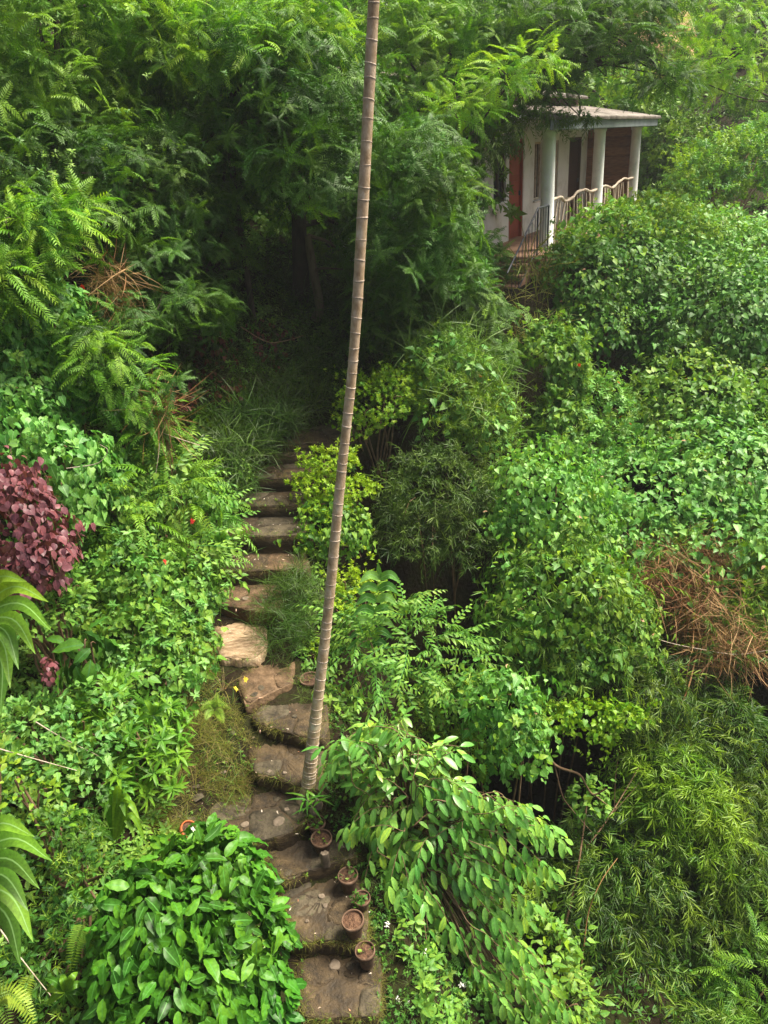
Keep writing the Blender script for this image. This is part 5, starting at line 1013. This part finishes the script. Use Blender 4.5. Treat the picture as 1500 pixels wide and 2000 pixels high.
# loose stone behind the pale rimmed pot
c = P(626, 1614, 5.45); c[2] = Z['C'] + .2
an = np.arange(8) * .785; o = mobj('stone', slab_mesh('stone', np.column_stack([np.cos(an), np.sin(an) * .6]) * .05, 0, .2, rng, jit=.005, sub=2), M['pebble'], None, c); tag(o, 'upright pale stone propped between the two touching pots', 'stone')

# ------------------------------------------------------------------ ground cover and litter
def cover(name, sp, n, region, mat, size, seed, kind='out', lift=.03, tilt=.5, keep=None):
    rng = np.random.RandomState(seed); x = rng.uniform(region[0], region[1], n); y = rng.uniform(region[2], region[3], n)
    lat = x - np.interp(y, XP_Y, XP_X); ok = keep(x, y, lat)
    x, y = x[ok], y[ok]; z = ground_z(x, y) + lift * rng.rand(len(x)); N = nrm(rng.normal(size=(len(x), 3)) * tilt + [0, 0, 1])
    S = SP[sp]; root = None
    o = scatter(None, S['t'], LM.get(mat) or M[mat], np.stack([x, y, z], -1), orient(S['o'], N, rng), rng.uniform(*S['s'], len(x)) * size, rng, rest=name); tag(o, kind='stuff')
def open_(x, y, r=.95): return np.min([np.hypot(x - h[0], (y - h[1]) * .8) for h in HOLLOWS], 0) > r
off = lambda a: (lambda x, y, l: (np.abs(l + .05) > a) & ~((y < 12.2) & (l > -.6) & (l < .55)))
def slope(x, y):                                   # the worn grassy slope beside the middle steps
    l = x - np.interp(y, XP_Y, XP_X); return (y > 5.6) & (y < 7.9) & (l < 0) & (l > -1.25)
cover('undergrowth', 'rosette', 26000, (-9, 11, 4, 19), 'heart', 1.0, 1, keep=lambda x, y, l: open_(x, y) & ~((l > 1.3) & (y < 16)) & (np.abs(l) > .75) & ~slope(x, y) & (y < 19) & ((y < 12.3) | (np.abs(l) > 1.2)))
cover('bank_undergrowth', 'rosette', 5000, (-4.5, 0, 3, 12), 'heart', .8, 2, keep=lambda x, y, l: (l < -.6) & ~slope(x, y))
cover('hill_undergrowth', 'far', 9000, (-30, 35, 16, 48), 'woods', 1.1, 3, keep=lambda x, y, l: ((x - HB1[0]) * HU[0] + (y - HB1[1]) * HU[1] < -2.4) | ((x - HB1[0]) * HU[0] + (y - HB1[1]) * HU[1] > 9.5) | ((x - HB1[0]) * HV[0] + (y - HB1[1]) * HV[1] > 7) | ((x - HB1[0]) * HV[0] + (y - HB1[1]) * HV[1] < -1.2))
cover('slope_turf', 'grass', 12000, (-4, 0, 5.4, 8.4), 'turf', .2, 4, keep=lambda x, y, l: (l < -.38) & (l > -1.6) & (fnoise(x * 4, y * 4, 6) > -.22))
cover('slope_weeds', 'tiny', 900, (-4, 0, 5.4, 8.6), 'heart', .6, 5, keep=lambda x, y, l: (l < -.45) & (l > -1.5))
cover('edge_turf', 'grass', 5000, (-4, 1, 3.8, 12), 'grass', .2, 6, keep=lambda x, y, l: (np.abs(l + .05) > .45) & (np.abs(l) < .9))
cover('bank_grass', 'grass', 3500, (-6, 2, 11, 18), 'grass_dark', .8, 7, keep=lambda x, y, l: (l < -.4) & (l > -5))
def px_in(x, y, z, els):
    X, Yp, K = proj(np.stack([x, y, z], -1)); m_ = np.zeros(len(x), bool)
    for cx, cy, a_, b_ in els: m_ |= ((X - cx) / a_) ** 2 + ((Yp - cy) / b_) ** 2 < 1
    return m_
def carpet(name, sp, n, region, mat, size, seed, hgt, keep, mats2=None):
    rng = np.random.RandomState(seed); x = rng.uniform(region[0], region[1], n); y = rng.uniform(region[2], region[3], n)
    lat = x - np.interp(y, XP_Y, XP_X); ok = keep(x, y, lat); x, y, lat = x[ok], y[ok], lat[ok]
    top = lambda a, b: ground_z(a, b) + hgt * np.maximum(.1, .6 + .95 * fnoise(a * .85, b * .85, seed) + .3 * fnoise(a * 3, b * 3, seed + 2))
    z = top(x, y); gx = (top(x + .05, y) - z) / .05; gy = (top(x, y + .05) - z) / .05
    pk = fnoise(x * 1.6, y * 1.6, seed + 5) > -.33; x, y, z, gx, gy = x[pk], y[pk], z[pk], gx[pk], gy[pk]
    N = nrm(np.stack([-gx, -gy, np.ones(len(x))], -1)); z = z - rng.rand(len(x)) ** 1.6 * .35
    S = SP[sp]; o = scatter(None, S['t'], LM[mat], np.stack([x, y, z], -1), orient(S['o'], N + [0, -.25, 0], rng), rng.uniform(*S['s'], len(x)) * size, rng, rest=name); tag(o, kind='stuff')
carpet('vine_carpet', 'heart_far', 27000, (1.5, 13, 10.5, 21), 'heart', .95, 21, .6, lambda x, y, l: (l > 1.5) & open_(x, y) & ((x - HB1[0]) * HV[0] + (y - HB1[1]) * HV[1] < -.9))  # leaf colour darker than the mounds, painting shade into the valleys
carpet('thicket_cover', 'bamboo', 5000, (1.2, 8, 4.5, 11), 'bamboo_shaded', 1.0, 22, .9, lambda x, y, l: (l > 1.9) & open_(x, y))
carpet('thicket_undergrowth', 'ovate', 14000, (.6, 9, 3.5, 12.5), 'heart_dark', .9, 23, .3, lambda x, y, l: (l > .8) & open_(x, y, .75))
# petals and leaves lying on the upper steps
rng = np.random.RandomState(15); ps = []
for k, n in (('J', 22), ('L', 12), ('K', 26), ('M', 6), ('N', 6), ('O', 12), ('I', 9), ('H', 4), ('G', 5), ('F', 6), ('E', 5), ('D', 8), ('C', 6), ('B', 6), ('A', 5)):
    pl = np.array(TREADS[k]); lo = pl.min(0) + 8; hi = pl.max(0) - 8
    for _ in range(n):
        q = onz(rng.uniform(lo[0], hi[0]), rng.uniform(lo[1], hi[1]), Z[k] + .014); ps.append(q)
ps = np.array(ps); N = nrm(rng.normal(size=ps.shape) * .2 + [0, 0, 1]); Y_ = nrm(rng.normal(size=ps.shape) * [1, 1, .1])
o = scatter(None, [leaf(.05, .014), leaf(.035, .014, droop=-.3)], M['fallen'], ps, basis(Y_, N), rng.uniform(.5, 1.2, len(ps)), rng, rest='petal_litter'); tag(o, kind='stuff')

rng = np.random.RandomState(31); ps = []; pl_all = []
for k, pl in TREADS.items():
    pl = np.array(pl, float); cc = pl.mean(0)
    for i in range(len(pl)):
        a, b = pl[i], pl[(i + 1) % len(pl)]; side_ = abs((a + b)[0] / 2 - cc[0]) > 28
        for _ in range(int(np.linalg.norm(b - a) * (1.1 if side_ else .5))):
            if fnoise(a[0] * .05, a[1] * .05, _ * .001) < -.25 and not side_: continue
            q = a + (b - a) * rng.rand(); q = cc + (q - cc) * rng.uniform(.93, 1.1); ps.append(onz(q[0], q[1], Z[k] - rng.uniform(0, .07)))
ps = np.array(ps); N = nrm(rng.normal(size=ps.shape) * .5 + [0, 0, 1])
o = scatter(None, SP['grass']['t'], LM['turf'], ps, orient('spray', N, rng), rng.uniform(.06, .2, len(ps)), rng, rest='step_edge_turf'); tag(o, kind='stuff')
q_ = rng.rand(len(ps)) < .35
o = scatter(None, SP['tiny']['t'], LM['heart'], ps[q_], orient('spray', N[q_], rng), rng.uniform(.25, .6, int(q_.sum())), rng, rest='step_edge_weeds'); tag(o, kind='stuff')
# moist air over the valley
hz = bpy.data.materials.new('haze'); hz.use_nodes = True; n = hz.node_tree.nodes; n.remove(n['Principled BSDF']); pv = n.new('ShaderNodeVolumePrincipled')
pv.inputs['Color'].default_value = (.92, .96, 1, 1); pv.inputs['Density'].default_value = .0009; pv.inputs['Anisotropy'].default_value = .2; hz.node_tree.links.new(pv.outputs[0], n['Material Output'].inputs['Volume'])
x0, x1, y0, y1, z0, z1 = -70, 80, -20, 100, -10.5, 75
V = [(x, y, z) for z in (z0, z1) for (x, y) in ((x0, y0), (x1, y0), (x1, y1), (x0, y1))]
F = np.array([(3, 2, 1, 0), (4, 5, 6, 7), (0, 1, 5, 4), (1, 2, 6, 5), (2, 3, 7, 6), (3, 0, 4, 7)])
o = mobj('haze', rawmesh('haze', V, F), hz); tag(o, kind='stuff')

cover('path_side_herbs', 'tiny', 2600, (-1, 1.6, 3.4, 8), 'heart_dark', .8, 51, keep=lambda x, y, l: (l > .5) & (l < 1.8))
cover('path_side_herbs', 'ovate', 1500, (-1, 1.6, 3.4, 8), 'heart', .55, 52, keep=lambda x, y, l: (l > .5) & (l < 1.8))
cover('dry_bits', 'ovate', 700, (-4, 0, 5.4, 8.4), 'dead', .3, 53, keep=lambda x, y, l: (l < -.38) & (l > -1.6))
cover('slope_herbs', 'tiny', 900, (-4, 0, 5.4, 8.4), 'lime_mid', .4, 54, keep=lambda x, y, l: (l < -.4) & (l > -1.6))

cover('slope_grass_tufts', 'grass', 900, (-4, 0, 5.2, 8.6), 'turf', .42, 55, keep=lambda x, y, l: (l < -.4) & (l > -1.7) & (fnoise(x * 3, y * 3, 4) > -.05))
cover('slope_grass_tufts', 'grass', 500, (-4, 0, 5.2, 8.6), 'grass', .38, 56, keep=lambda x, y, l: (l < -.4) & (l > -1.7) & (fnoise(x * 3, y * 3, 9) > .1))

SP['pebble'] = dict(t=[Tpl([(1, 0, 0), (-1, .1, 0), (0, .8, 0), (.1, -.9, 0), (0, 0, .45), (.5, .5, .3), (-.5, -.4, .3)], [(0, 5, 4), (5, 2, 4), (2, 1, 4), (1, 6, 4), (6, 3, 4), (3, 0, 4), (0, 2, 5), (1, 3, 6)])], o='spray', m='pebble', d=1, s=(.4, 1.3))
cover('slope_pebbles', 'pebble', 420, (-4, 1, 3.8, 8.6), 'pebble', .022, 61, lift=.01, tilt=.15, keep=lambda x, y, l: (l < -.3) & (l > -1.6))
cover('slope_stones', 'pebble', 26, (-4, 0, 5.4, 8.2), 'riser', .08, 62, lift=.01, tilt=.15, keep=lambda x, y, l: (l < -.4) & (l > -1.5))
